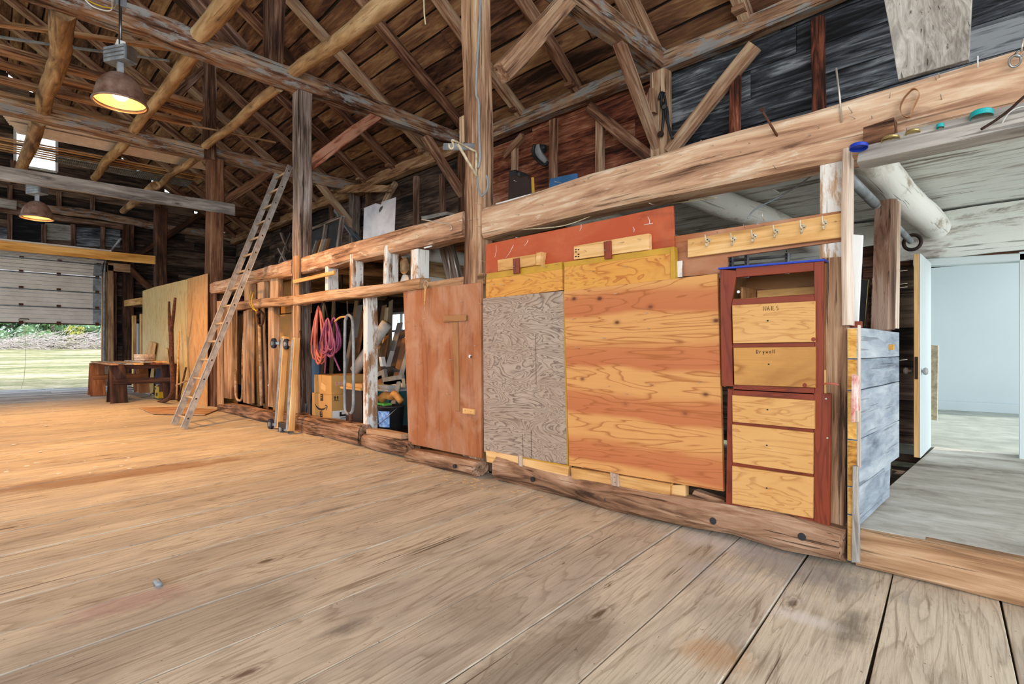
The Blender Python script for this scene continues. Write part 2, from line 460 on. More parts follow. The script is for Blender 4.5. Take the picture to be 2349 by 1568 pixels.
M_dark = wood('dark_wall_boards', ['151111', '2d2420', '483830', '625045', '7d6858'], cross=16, st=12, crack=.6, knots=.4, var=.5)
M_slate = wood('blue_black_boards', ['121316', '23262b', '3b3f46', '5f656c', '92989e'], cross=14, st=11, dist=1.2, crack=.6, knots=.3, var=.55, contrast=1.1)
M_redwall = wood('red_brown_boards', ['27140e', '542b1e', '75402d', '945c44', 'b08068'], cross=12, st=8, dist=1.6, crack=.6, knots=.5, var=.45)
M_hewn = wood('hewn_beam', ['3a251a', '6f4c37', '96704f', 'b18b69', 'c5a688'], cross=17, st=13, crack=.7, knots=.7, var=.2, bump=.8)
M_beam = wood('pale_hewn_beam', ['6a4d3c', 'a07b62', 'bb9679', 'cdb094', 'dbc6ae'], cross=15, st=12, dist=1.0, crack=.5, knots=.6, var=.1, bump=.6, paint=('cbb8a3', 'dccdb8'), paint_amt=.16, pscale=6)
M_tie = wood('tie_beam_wood', ['33221a', '6b4a38', '8f6d55', 'ab8d73', 'bfa78c'], cross=14, st=12, crack=.7, knots=.5, var=.2, paint=('87898c', '9c9a96'), paint_amt=.30, pscale=9, bump=.8)
M_post = wood('post_wood', ['4a3227', '7e5e49', 'a17c60', 'b99a7d', 'cdb69b'], cross=20, st=20, crack=.75, knots=.6, var=.15, bump=.8)
M_greypost = wood('grey_post', ['2b2320', '54473f', '7a6b62', '988b84', 'b1a9a4'], cross=22, st=22, crack=.85, knots=.5, var=.15, bump=.9)
M_brownpost = wood('brown_post', ['22160f', '4b3122', '6f4a34', '8b674d'], cross=18, st=18, crack=.7, knots=.5, var=.3)
M_log = wood('peeled_log', ['55402e', '86694c', 'a4845f', 'b89a73', 'cbb28c'], cross=9, st=9, dist=1.0, crack=.35, knots=.7, var=.25, bump=.5)
M_wlog = wood('whitewashed_log', ['8a7c6c', 'b8b0a4', 'd6d3cc', 'e6e5e0'], cross=8, st=6, crack=.35, knots=.4, var=.1, paint=('e3e5e2', 'f0f0ec'), paint_amt=.55, knotc='6e5240')
M_white = wood('whitewashed_boards', ['6d655c', 'aaa59e', 'cecdc8', 'dfe0dc', 'eaebe7'], cross=11, st=10, dist=1.1, crack=.65, knots=.35, var=.22, paint=('d9dedb', 'e8ebe6'), paint_amt=.5, pscale=4, knotc='5b4434')
M_greyplank = wood('weathered_grey_plank', ['6a655f', '94908a', 'b3b0ab', 'c9c7c2'], cross=20, st=12, dist=1.6, crack=.6, knots=.7, var=.1, bump=.8)
M_greybeam = wood('grey_beam', ['4f4a47', '7b7672', '9b9793', 'b7b3ae'], cross=14, st=10, crack=.5, knots=.9, var=.1)
M_newpine = wood('new_pine', ['a8752f', 'cf9a4b', 'e3b568', 'efcc8a'], cross=12, st=12, crack=.12, knots=.6, var=.1, bump=.15, rough=.55)
M_pine = wood('pine_board', ['a97a45', 'cf9f63', 'e0b67c', 'ecca98'], cross=16, st=14, crack=.2, knots=.7, var=.15, bump=.2)
M_sill = wood('sill_log', ['3f2b20', '72543f', '957259', 'ad8d74', 'c2a68f'], cross=12, st=9, dist=1.4, crack=.7, knots=.6, var=.15, bump=.9)
M_stud = wood('stud_wood', ['5f4330', '9a7656', 'b99573', 'cdb093'], cross=18, st=16, crack=.5, knots=.7, var=.25, bump=.5)
M_whitestud = wood('white_flaked_stud', ['6d4a34', 'a1795a', 'bb9a7c', 'cdb49a'], cross=18, st=14, crack=.5, knots=.3, var=.15, paint=('d9dadb', 'ecebe6'), paint_amt=.48, pscale=6)
M_sawn = wood('sawn_end_wood', ['8b5b25', 'c08a3f', 'd6a557', 'e6bd74'], cross=30, st=2, crack=.25, knots=.1, var=.2)
M_bluewash = wood('blue_white_boards', ['58616d', '7a8592', '929da9', 'a7b0b8', 'b9c0c5'], cross=16, st=5, dist=.5, contrast=.7, crack=.4, knots=.3, var=.3, knotc='4b4a4c')
M_platform = wood('platform_floor', ['6d665c', '9a948a', 'b0aca2', 'c0bdb4', 'cbc9c1'], cross=8, st=2, dist=1.2, contrast=.7, crack=.15, knots=.2, var=.15, bump=.2)
M_trim = wood('pale_trim', ['8e7665', 'b39d8b', 'cdbcad', 'ded1c5'], cross=18, st=20, crack=.45, knots=.3, var=.2)
M_darkplank = wood('weathered_brown_plank', ['2c1c15', '55392b', '7a5c4b', '9a8374'], cross=20, st=18, crack=.7, knots=.5, var=.2, bump=.9)
M_sheetpanel = ply('pale_green_plywood', 'd9bd85', 'b08a4c', rings=7, sc=(1, 4, 4), w=.35, blotch='cfc791', bl=.5)
M_sheetpanel2 = ply('tan_plywood', 'c99a5f', '9c6a38', rings=8, sc=(.7, 6, 6), w=.4, blotch='dbb27a', bl=.5)
M_greyply = ply('grey_figured_plywood', 'b9aa9c', '52403a', rings=20, sc=(1.8, 5.6, 5.6), w=.6, blotch='94765c', bl=.35, rough=.65, dist=.9)
M_orply = ply('orange_figured_plywood', 'dba04c', 'a85a22', rings=11, sc=(1.5, 6, 6), w=.5, blotch='d9ad58', bl=.4, dist=.8)
M_bigply = ply('amber_banded_plywood', 'd8a161', '9c5828', rings=13, sc=(.6, 5.0, 5.0), w=.28, bands=('bd7045', .375, .90), knots=.95, dist=.5, streak=.3)
M_brownply = ply('red_brown_hardboard', 'ab6b40', '84492a', rings=3, sc=(.6, 7, 7), w=.3, blotch='b98f74', bl=.75, streak=.55)
M_redboard = ply('red_stained_board', 'b5512f', '8f3b22', rings=3, sc=(1, 3, 3), w=.2, blotch='c3714a', bl=.5, streak=.2)
M_mahog = ply('mahogany_stain', '8c3b20', '5d2010', rings=7, sc=(1.1, 7, 7), w=.4, blotch='74301c', bl=.5, rough=.42, streak=.3)
M_drawer = ply('drawer_plywood', 'd3a261', 'a96e36', rings=11, sc=(1.2, 8, 8), w=.35, streak=.2, dist=.6, blotch='e2b97f', bl=.3)
M_drawerdirty = ply('smudged_drawer_front', 'cf9b55', '8f5a28', rings=4, sc=(1.5, 5, 5), w=.3, streak=.5, blotch='9c6a36', bl=.7)
M_cabin = ply('cabinet_inside', 'a5764c', '7f5533', rings=5, sc=(1, 6, 6))
M_yellow = plain('yellow_ochre_paint', 'c69a33', .55, var=.1)
M_red = plain('red_paint', 'b23a2e', .6, dark='e3d5cd', scale=14)
M_steel = plain('galvanised_steel', 'a9b0b6', .4, 1, var=.2)
M_metal = plain('grey_painted_metal', '9fa6ad', .5, .2, dark='6b7178')
M_iron = plain('dark_iron', '2b2724', .6, .6, dark='4a332a')
M_rust = plain('rusty_iron', '6b4330', .8, .3, dark='3a2620', scale=20)
M_nail = plain('nail_steel', 'c9c0b5', .4, .6)
M_whitep = plain('white_paint', 'dfe3e4', .5, var=.04)
M_cream = plain('cream_enamel', 'd9cdb0', .45, dark='a99b82', scale=20)
M_black = plain('black_plastic', '17181a', .5, dark='2b2c30')
M_rubber = plain('dark_blue_rubber', '1f2740', .6, dark='12141f')
M_shade = plain('lamp_shade_bronze', 'a58c80', .36, .35, dark='75564a', scale=7)
M_shadein = plain('lamp_inside_enamel', 'ffe0a8', .4, var=.02)
M_bulb = plain('lit_bulb', 'ffd590', .4, emis=13, var=.0)
M_alu = plain('aluminium_sheet', 'cfd3da', .33, .75, dark='a9b0bd', scale=3, bump=.2)
M_ladder = plain('ladder_aluminium', 'b9b3ad', .45, .35, dark='8b8580', scale=8)
M_rung = plain('ladder_rung_aluminium', 'd2b690', .4, .2)
M_card = plain('cardboard', 'c79a5c', .8, var=.06, scale=3)
M_card2 = plain('brown_cardboard', 'a4713c', .8, var=.1, scale=3)
M_tape = plain('printed_tape', '3a2c26', .5)
M_ink = plain('printed_ink', '2d2320', .6)
M_label = plain('white_paper_label', 'e8e8e8', .6, var=.03)
M_teal = plain('teal_plastic', '1f5a5e', .5)
M_grey = plain('grey_plastic', 'a9adb0', .5)
M_brownbin = plain('dark_brown_bin', '3a2c24', .55)
M_tan = plain('tan_lid', 'd1a25f', .5)
M_blue = plain('cobalt_blue', '1f3fb4', .35, var=.05)
M_bluep = plain('blue_panel_paint', '2f5f8f', .5)
M_cyan = plain('teal_lid', '22a7ac', .35, var=.05)
M_gold = plain('gold_jar_lid', 'c9b678', .3, .7)
M_hose = plain('salmon_hose', 'b9574a', .5, dark='c97a6a')
M_purp = plain('purple_hose', '7d3a5c', .5, dark='a85c72')
M_maroon = plain('magenta_hose', '9d4f7a', .5, dark='7a3a63')
M_leather = plain('tan_leather', 'b98a62', .6, dark='8a5f40')
M_rope = plain('pale_rope', 'd8c9a8', .9, scale=40)
M_wire = plain('grey_cable', '8e959b', .5)
M_ywire = plain('yellow_cable', 'd6b12f', .5)
M_room = plain('pale_blue_wall_paint', 'ccd8dc', .7, var=.015, scale=2)
M_roomfl = plain('room_floor', 'a6aaa0', .7, dark='868b82', scale=3)
M_doorw = plain('white_garage_panel', 'e6e0d8', .5, dark='d3cbc2', scale=2)
M_saw = plain('chainsaw_yellow', 'd9b223', .4)
M_cloth = plain('tan_cloth', 'c98f4b', .9, dark='94602c', bump=.6)
M_paper = plain('white_roll', 'dcdad6', .8)
M_mix = [plain('tan_plank', 'a98c66', .8), plain('grey_plank', '8b8a87', .8), plain('dark_plank', '4a382c', .8), plain('pale_plank', 'd3bf9c', .8), plain('brown_plank', '7a5537', .8)]
M_bark = plain('bark', '8d8078', .9, dark='5b5048')
M_leaf = plain('leaf_green', '9fbe85', .7, dark='6c9468', scale=1.2)
M_leaf2 = plain('yellow_leaf', 'a9ab52', .7)
def grass_mat():
    s = NT('meadow_grass'); v = s.coords(False)
    n = s.noise(v, (.55, .12, 1), 1.0, 8, .75); q = s.noise(v, (2.2, .9, 1), 2, 6, .75)
    c = s.ramp(s.math('ADD', s.math('MULTIPLY', n, .6), s.math('MULTIPLY', q, .4)), [(.40, '4b5a38'), (.47, '7c8056'), (.53, 'a39c7c'), (.60, 'c9bfae')])
    s.bump(q, .5, .05); return s.fin(c, .9)
M_grass = grass_mat()
M_corr = plain('galvanised_roofing', 'efe8e4', .4, 0, dark='ddd3ce')

# ------------------------------------------------------------ the setting
# floor planks run across the aisle, a few degrees off square
fa = math.radians(95.9); FU = V((math.cos(fa), math.sin(fa), 0)); FV = V((-FU.y, FU.x, 0))   # FV points towards -X
c0 = -FV.dot(V((0, 0, 0)))
fb = [-1.9, -1.35, -.80, -.20, .219, .628, 1.022, 1.393, 1.80, 2.25, 2.70, 3.09, 3.476, 3.86, 4.25, 4.43, 4.78, 5.06, 5.59, 5.95]
while fb[-1] < 15.6: fb.append(fb[-1]+.24+.2*R.random())
off = fb[0]
O = FV*off
boards('floor', O, FU, FV, lambda v: (-4.6, 3.55+(v+off)*math.tan(math.radians(5.9))*1.0), fb[-1]-off, None, .016, M_floor, gap=.010, maxlen=14, jog=.003, bounds=[b-off for b in fb])
boards('floor', (-15.5, -4.6, -.012), (0, 1, 0), (-1, 0, 0), (0, 8.0), 6.2, (.25, .4), .05, M_floor_far, gap=.012, maxlen=5, jog=.01)
tag(slab('floor', [(XE-1, 3.3, -.06), (6, 3.3, -.06), (6, 7, -.06), (XE-1, 7, -.06)], (0, 0, -.1), M_dark), kind='structure')
M_gapshade = plain('dark_gap_shade', '2a231d', .95)  # near-black sheets behind boards, standing in for the shade in their gaps
tag(slab('floor', [(-15.45, -4.6, -.017), (6, -4.6, -.017), (6, 3.9, -.017), (-15.45, 3.9, -.017)], (0, 0, -.1), M_gapshade), kind='structure')
tag(slab('floor', [(XE-1, -4.6, -.07), (-15.45, -4.6, -.07), (-15.45, 4, -.07), (XE-1, 4, -.07)], (0, 0, -.1), M_gapshade), kind='structure')
# roof: our slope and the far one
RS = math.atan(.645); RU = V((0, -math.cos(RS), math.sin(RS)))
Lr = 8.0/math.cos(RS)
boards('ceiling', (XE-.2, 7.15, roofz(7.15)+.12), (1, 0, 0), RU, (0, 28), Lr, (.24, .40), .03, M_roof, gap=.034, maxlen=7, jog=.004)
def flip(o): return o
RU2 = V((0, math.cos(RS), math.sin(RS)))
ry = 7.15-8.0
boards('ceiling', (XE+27.8, -8.85, roofz(7.15)+.12), (-1, 0, 0), RU2, (0, 28), Lr, (.24, .40), .03, M_roof, gap=.034, maxlen=7)
def backing(pts, th, m=None):
    return tag(slab('wall_backing', pts, th, m or M_dark, ch=0), kind='structure')
n1 = V((0, math.sin(RS), math.cos(RS)))
def rp(x, y, d): return V((x, y, roofz(y)+.12))+n1*d
o = backing([rp(XE-.2, 7.3, .034), rp(6, 7.3, .034), rp(6, -.85, .034), rp(XE-.2, -.85, .034)], n1*.03, M_gapshade); o.name = 'ceiling'
o = backing([(XE-.2, -.85, roofz(-.85)+.14), (6, -.85, roofz(-.85)+.14), (6, -9, roofz(7.3)+.14), (XE-.2, -9, roofz(7.3)+.14)], V((0, -math.sin(RS), math.cos(RS)))*.03); o.name = 'ceiling'
backing([(XA, YO+.19, 2.4), (2.6, YO+.19, 2.4), (2.6, YO+.19, 5.5), (XA, YO+.19, 5.5)], (0, .03, 0))
backing([(XE, YO+.19, 2.4), (XA, YO+.19, 2.4), (XA, YO+.19, 5.5), (XE, YO+.19, 5.5)], (0, .03, 0))
for a, b, z0, z1 in ((-.92, 2.6, 2.07, 2.5), (-.13, 2.6, 0, 2.1), (-10.0, -.90, 0, 2.5), (XE, -11.05, 0, 2.5), (-11.1, -9.9, 2.05, 2.5), (-11.1, -9.9, 0, 1.2)):
    backing([(a, YO+.19, z0), (b, YO+.19, z0), (b, YO+.19, z1), (a, YO+.19, z1)], (0, .03, 0))
# outer side wall: loft part (near bay dark blue-black, farther bay red-brown, farthest dark) and stall part
zl = 2.55; zp = 5.15
def owall(x0, x1, z0, z1, mat, cuts=(), wr=(.28, .42)):
    return boards('wall_side', (x0, YO+.16, z0), (1, 0, 0), (0, 0, 1), (0, x1-x0), z1-z0, wr, .025, mat, cuts=cuts, gap=.007, maxlen=4, jog=.004)
owall(XA-.05, 2.6, zl, 5.5, M_slate)
owall(XB+.45, XA-.05, zl, 5.5, M_redwall)
owall(XE-.3, XB+.45, zl, 5.5, M_dark)
d2l, d2r = -.66*H, -.13*H
owall(-3.8, -.88, .0, 2.55, M_dark)
owall(-.18, 2.6, .2, 2.55, M_dark)
owall(-.88, -.18, 2.03, 2.55, M_dark)
owall(-21.9, -3.8, 0, 2.55, M_dark, cuts=[(10.55, 11.6, 1.2, 2.05)])
# far gable with the overhead door and a window
gw = YO+.14
YO_ = YO
def glim(v):
    z = v; y1 = (9.66-z)/.645; return (0, min(gw, y1)+4.2) if y1 < 8 else (0, gw+4.2)
boards('wall_gable', (XE-.15, -4.2, 0), (0, 1, 0), (0, 0, 1), glim, 9.9, (.24, .36), .03, M_dark, gap=.01, maxlen=5, jog=.006,
       cuts=[(2.3, 7.05, 0, 3.75), (4.98, 5.93, 6.68, 7.9)])
boards('wall_backing', (XE-.19, -4.4, 0), (0, 1, 0), (0, 0, 1), lambda v: (0, min(gw+.2, (9.8-v)/.645)+4.4), 9.9, (.28, .3), .02, M_dark, gap=0.0, maxlen=40,
       cuts=[(2.5, 7.25, 0, 3.75), (5.18, 6.13, 6.68, 7.9), (5.6, 6.3, 4.66, 4.675), (6.7, 7.4, 4.92, 4.935), (7.6, 8.0, 4.98, 4.99), (8.8, 9.2, 2.6, 2.61), (5.0, 5.6, 3.93, 3.95), (8.4, 8.5, 4.2, 4.21), (9.3, 9.34, 3.6, 3.62)])
# raised floor, step and ceiling of the right-hand bay
tag(slab('floor', [(-.80, YW+.05, .212), (2.6, YW+.05, .212), (2.6, 6.9, .205), (-.80, 6.9, .205)], (0, 0, -.18), M_platform, grain=(1, .05, 0)), kind='structure')
boards('ceiling', (-3.8, YO+.1, 2.58), (1, 0, 0), (0, -1, 0), (0, 6.4), YO-YW-.05, (.16, .30), .04, M_white, gap=.008, maxlen=4.5, jog=.006)
boards('ceiling', (XE, YO+.1, 2.58), (1, 0, 0), (0, -1, 0), (0, 21.6-3.85), YO-YW-.05, (.2, .34), .04, M_hewn, gap=.008, maxlen=4.5, jog=.006)
# room beyond the open door
tag(slab('floor', [(-2.2, YO+.1, .2), (1.6, YO+.1, .2), (1.6, 11.6, .2), (-2.2, 11.6, .2)], (0, 0, -.1), M_roomfl), kind='structure')
tag(slab('wall_back', [(-2.2, 11.15, .2), (1.6, 11.6, .2), (1.6, 11.6, 2.9), (-2.2, 11.15, 2.9)], (0, .1, 0), M_room), kind='structure')
tag(slab('wall_left', [(-1.9, YO+.2, .2), (-1.9, 11.3, .2), (-1.9, 11.3, 2.9), (-1.9, YO+.2, 2.9)], (-.1, 0, 0), M_room), kind='structure')
tag(slab('baseboard_back', [(-1.9, 11.13, .2), (1.6, 11.54, .2), (1.6, 11.54, .34), (-1.9, 11.13, .34)], (0, .03, 0), M_room), kind='structure')
tag(slab('ceiling', [(-2.2, YO+.2, 2.9), (-.1, YO+.2, 2.9), (-.1, 11.6, 2.9), (-2.2, 11.6, 2.9)], (0, 0, .08), M_room), kind='structure')
lamp_data('window_daylight', 'AREA', (1.2, 8.6, 2.2), 34, (.97, .985, 1), shape='RECTANGLE', size=1.2, size_y=1.4).rotation_euler = V((-.75, .25, -.5)).to_track_quat('-Z', 'Y').to_euler()

# ---- door 2: frame trim and the leaf standing open
for nm, a, b, w in (('trim_door_left', (-.90, YO-.02, .2), (-.90, YO-.02, 2.08), .07), ('trim_door_right', (-.13, YO-.02, .2), (-.13, YO-.02, 2.08), .09), ('trim_door_head', (-.95, YO-.02, 2.07), (-.08, YO-.02, 2.03), .07)):
    tag(timber(nm, a, b, w, .16, M_room if 'right' in nm else M_room, up=(0, 1, 0)), kind='structure')
dr = empty('door_2', (-.86, YO+.05, .2)); tag(dr, kind='structure')
Md = frame((-.865, YO-.02, .22), (-.16, -.98, 0), (.98, -.16, 0))
def dbox(nm, lo, hi, mat, par): return box(nm, lo, hi, mat, par, M=frame((-.86, YO+.02, .22), (.03, 1, 0), (0, 0, 1)))
leaf = box('door_leaf', (0, -.02, 0), (.74, .02, 1.82), M_pine, dr, M=frame((-.835, YO-.10, .23), (.02, -1, 0), (0, 0, 1)), grain=2)
leaf2 = box('door_face', (0, .021, 0), (.74, .03, 1.82), M_room, leaf, M=frame((-.835, YO-.10, .23), (.02, -1, 0), (0, 0, 1)), grain=2)
kz = 1.0
for s in (-1, 1):
    lathe('door_knob', [(0, 0), (.012, .0), (.012, .03), (.028, .035), (.034, .05), (.026, .066), (0, .07)], frame((-.835+s*.022, YO-.10-.68, kz), (0, 0, 1), (s, 0, 0)), M_greypost if s < 0 else M_grey, leaf, K=14)
box('latch_plate', (.735, -.012, kz-.3), (.745, .012, kz-.1), M_iron, leaf, M=frame((-.835, YO-.10, .23), (.02, -1, 0), (0, 0, 1)))

# ---- window 1 in the gable
w1 = empty('window_1', (XE-.15, 1.25, 6.68)); tag(w1, kind='structure')
ya, yb, za, zb = .78, 1.73, 6.68, 7.9
for p0, p1 in (((ya, za), (yb, za)), ((ya, zb), (yb, zb)), ((ya, za), (ya, zb)), ((yb, za), (yb, zb)), ((ya, 7.3), (yb, 7.3))):
    timber('window_frame', (XE-.1, p0[0], p0[1]), (XE-.1, p1[0], p1[1]), .07, .06, M_whitep, w1, up=(1, 0, 0))
mg = NT('window_glass'); mg.b.inputs['Transmission Weight'].default_value = 1; mg.b.inputs['IOR'].default_value = 1.02
M_glass = mg.fin((.95, .98, 1, 1), .02)
for a, b in ((za, 7.3), (7.3, zb)):
    tag(slab('window_pane', [(XE-.12, ya, a), (XE-.12, yb, a), (XE-.12, yb, b), (XE-.12, ya, b)], (-.006, 0, 0), M_glass, w1, ch=0))
# ---- stall window glimpsed between the boards
w2 = empty('window_2', (-10.5, YO+.16, 1.2)); tag(w2, kind='structure')
for x0, z0, x1, z1 in ((-11.05, 1.22, -10.0, 1.22), (-11.05, 2.03, -10.0, 2.03), (-11.03, 1.2, -11.03, 2.05), (-10.02, 1.2, -10.02, 2.05), (-10.5, 1.2, -10.5, 2.05), (-11.0, 1.62, -10.0, 1.62)):
    timber('window_frame', (x0, YO+.12, z0), (x1, YO+.12, z1), .05, .05, M_whitep, w2, up=(0, 1, 0))
slab('window_pane', [(-11.05, YO+.14, 1.2), (-10, YO+.14, 1.2), (-10, YO+.14, 2.05), (-11.05, YO+.14, 2.05)], (0, .006, 0), M_glass, w2, ch=0)

# ---- door 1: sectional overhead door, half raised
GX = -21.42
g = empty('door_1', (GX, .8, 1.98)); tag(g, kind='structure')
zs = 1.99; Yl, Yr = -1.75, 2.80
def section(pts, first=False):
    # pts: profile (x,z) bottom->top
    (x0, z0), (x1, z1) = pts
    d = V((x1-x0, 0, z1-z0)); n = V((d.z, 0, -d.x)).normalized()
    o = slab('door_section', [(x0, Yl, z0+.001), (x0, Yr, z0+.001), (x1, Yr, z1-.001), (x1, Yl, z1-.001)], -n*.045, M_doorw, g, ch=.004)
    L = d.length; dn = d.normalized()
    rb = []
    for k in range(1, 4):
        p = V((x0, 0, z0))+dn*(L*k/4)+n*.004
        rb.append(p)
    for p in rb:
        slab('groove', [(p.x, Yl, p.z-.004), (p.x, Yr-.22, p.z-.004), (p.x+dn.x*.008, Yr-.22, p.z+.004), (p.x+dn.x*.008, Yl, p.z+.004)], -n*.004, M_metal, o, ch=0)
    st = slab('end_stile', [(x0+n.x*.01, Yr-.22, z0+.01), (x0+n.x*.01, Yr, z0+.01), (x1+n.x*.01, Yr, z1-.01), (x1+n.x*.01, Yr-.22, z1-.01)], -n*.012, M_metal, o, ch=0)
    tube('stiffener', [V((x1, Yl, z1-.03))+n*.03, V((x1, Yr-.05, z1-.03))+n*.03], .018, M_metal, o, K=6)
    for yy in (.05, .9, 1.75, Yr-.11):
        b = V((x0, yy, z0))+n*.015
        h = box('hinge', b-V((.012, .05, .05)), b+V((.012, .05, .05)), M_rust, o)
    return o
prof = [(GX, 1.99), (GX, 2.50), (GX, 3.01), (GX+.03, 3.50), (GX+.30, 3.90), (GX+.78, 4.02), (GX+1.28, 4.06), (GX+1.78, 4.09)]
secs = [section((a, b)) for a, b in zip(prof, prof[1:])]
tube('pull_handle', [(GX+.05, .85, 2.07), (GX+.10, .87, 2.09), (GX+.10, 1.05, 2.09), (GX+.05, 1.07, 2.07)], .012, M_rust, secs[0])
tube('pull_rope', spline([(GX+.08, .98, 2.06), (GX+.08, .99, 1.2), (GX+.09, .97, .45), (GX+.1, .90, .04)]), .006, M_rope, secs[0], K=5)
tr = tube('door_track', [(GX+.10, Yr+.06, 0), (GX+.10, Yr+.06, 3.35)]+spline([(GX+.12, Yr+.06, 3.5), (GX+.22, Yr+.06, 3.85), (GX+.5, Yr+.06, 4.08), (GX+.9, Yr+.06, 4.16)])+[(GX+2.9, Yr+.06, 4.32)], .03, M_metal, g, K=6)
slab('weather_strip', [(GX-.03, Yl, 1.96), (GX-.03, Yr, 1.96), (GX-.03, Yr, 2.0), (GX-.03, Yl, 2.0)], (-.03, 0, 0), M_iron, g)
tag(slab('trim_garage_jamb', [(GX-.1, Yr+.02, 0), (GX-.1, Yr+.16, 0), (GX-.1, Yr+.16, 3.7), (GX-.1, Yr+.02, 3.7)], (-.14, 0, 0), M_stud, grain=VZ), kind='structure')
tag(slab('trim_garage_jamb', [(GX+.1, Yr+.16, 0), (GX+.1, Yr+.30, 0), (GX+.1, Yr+.30, 3.9), (GX+.1, Yr+.16, 3.9)], (-.14, 0, 0), M_stud, grain=VZ), kind='structure')
tag(slab('trim_garage_jamb', [(GX-.1, Yr+.30, 0), (GX-.1, Yr+.42, 0), (GX-.1, Yr+.42, 3.7), (GX-.1, Yr+.30, 3.7)], (-.1, 0, 0), M_darkplank, grain=VZ), kind='structure')
tag(slab('trim_garage_head', [(GX+.1, Yr+.16, 3.72), (GX+.1, Yr+.75, 3.72), (GX+.1, Yr+.75, 3.98), (GX+.1, Yr+.16, 3.98)], (-.05, 0, 0), M_stud), kind='structure')

# ------------------------------------------------------------ frame timbers
nm_ord = ['first', 'second', 'third', 'fourth', 'fifth', 'sixth', 'seventh', 'eighth', 'ninth', 'tenth', 'eleventh', 'twelfth', 'thirteenth', 'fourteenth', 'fifteenth', 'sixteenth', 'seventeenth', 'eighteenth', 'nineteenth', 'twentieth']
def wpost(pl, pc, yt, yb, depth, mat, label, Y=YW, name='post', rough=.008, cat='post'):
    a = onY(pl, 700, Y); b = onY(pc, 700, Y); z1 = onY(pc, yt, Y).z; z0 = max(0, onY(pc, yb, Y).z) if yb else 0
    cx = (a.x+b.x)/2; w = b.x-a.x
    return tag(timber(name, (cx, Y+depth/2, z0), (cx, Y+depth/2, z1), w, depth, mat, up=(0, 1, 0), rough=rough, ch=.012), label, cat)
pA = tag(timber('post', (XA-.155, YW+.085, 0), (XA-.155, YW+.085, 5.5), .25, .20, M_post, up=(0, 1, 0), rough=.012, ch=.025), 'tall thick brown post left of the orange plywood, carrying a cable', 'post')
pB = tag(timber('post', (XB+.0, YW+.12, 0), (XB+.0, YW+.12, 4.97+.2), .25, .22, M_greypost, up=(0, 1, 0), rough=.012, ch=.02), 'grey-brown cracked post behind the leaning caster dolly', 'post')
pC = tag(timber('post', (XC-.05, YW+.15, 0), (XC-.05, YW+.15, 5.2), .40, .26, M_brownpost, up=(0, 1, 0), rough=.01, ch=.02), 'dark brown post at the right edge of the pale plywood partition', 'post')
pD = tag(timber('post', (XD-.12, YW+.12, 0), (XD-.12, YW+.12, 5.05), .36, .26, M_brownpost, up=(0, 1, 0), rough=.01, ch=.02), 'dark narrow post rising where the yellow beam ends', 'post')
tag(timber('post', (XE+.1, YW+.1, 0), (XE+.1, YW+.1, 5.3), .22, .30, M_brownpost, up=(0, 1, 0), rough=.01, ch=.02), 'post against the far gable beside the raised door', 'post')
tag(timber('post', (XE+.1, 4.4, 0), (XE+.1, 4.4, 6.6), .2, .2, M_brownpost, up=(0, 1, 0), rough=.01), 'gable wall post seen behind the dark narrow post', 'post')
# king-post like struts seen under the roof
tag(timber('strut', (XC+.1, YW+.0, 5.15), (XC+.1, YW+.0, 7.7), .2, .22, M_darkplank, up=(0, 1, 0), rough=.015), 'upright strut above the second crossbeam up to the roof', 'strut')
tag(timber('strut', (XB, 3.1, 5.3), (XB, 3.1, 7.55), .25, .22, M_darkplank, up=(0, 1, 0), rough=.015), 'upright grey strut rising from the near crossbeam to the roof', 'strut')
tag(timber('brace', (XC+.1, YW-1.4, 5.2), (XC+.1, YW-.1, 7.0), .12, .14, M_darkplank, up=(0, 1, 0), rough=.01), 'diagonal brace leaning on the strut above the second crossbeam', 'brace')
tag(timber('brace', (XB-.1, 1.1, 6.9), (XB-.1, 2.7, 5.5), .2, .18, M_darkplank, up=(1, 0, 0), rough=.02), 'crooked brace above the near crossbeam, at the top edge', 'brace')
# purlin post right of post A side etc: W plane beams
def wbeam(x0, x1, t0, b0, t1, b1, depth, mat, name, label, Y=YW, rough=.012, up=(0, 1, 0), cat='beam', ch=.03):
    return tag(timber(name, (x0, Y+depth/2, (t0+b0)/2), (x1, Y+depth/2, (t1+b1)/2), t0-b0, depth, mat, up=up, rough=rough, ch=ch, w1=t1-b1), label, cat)
bigbeam = wbeam(XA+.0, 1.2, 2.56, 2.27, 2.63, 2.29, .26, M_beam, 'wall_beam', 'large pale hewn beam studded with nails above the cabinets')
leftbeam = wbeam(XB+.13, XA-.29, 2.575, 2.325, 2.575, 2.33, .24, M_beam, 'wall_beam', 'orange-lit hewn beam between the two tall posts')
lb2 = wbeam(XC+.15, XB-.13, 2.58, 2.36, 2.58, 2.34, .24, M_beam, 'wall_beam', 'hewn beam behind the aluminium ladder')
# timber plates on outer wall at eave height
pl1 = tag(timber('eaves_plate', (XB+.2, YO, 5.22), (2.4, YO, 5.17), .24, .22, M_tie, up=(0, 1, 0), rough=.012, ch=.03), 'long horizontal plate below the rafters, right of the tall post', 'beam')
pl2 = tag(timber('eaves_plate', (XE, YO, 5.25), (XB+.1, YO, 5.22), .26, .22, M_hewn, up=(0, 1, 0), rough=.02, ch=.03), 'long horizontal plate below the far rafters', 'beam')
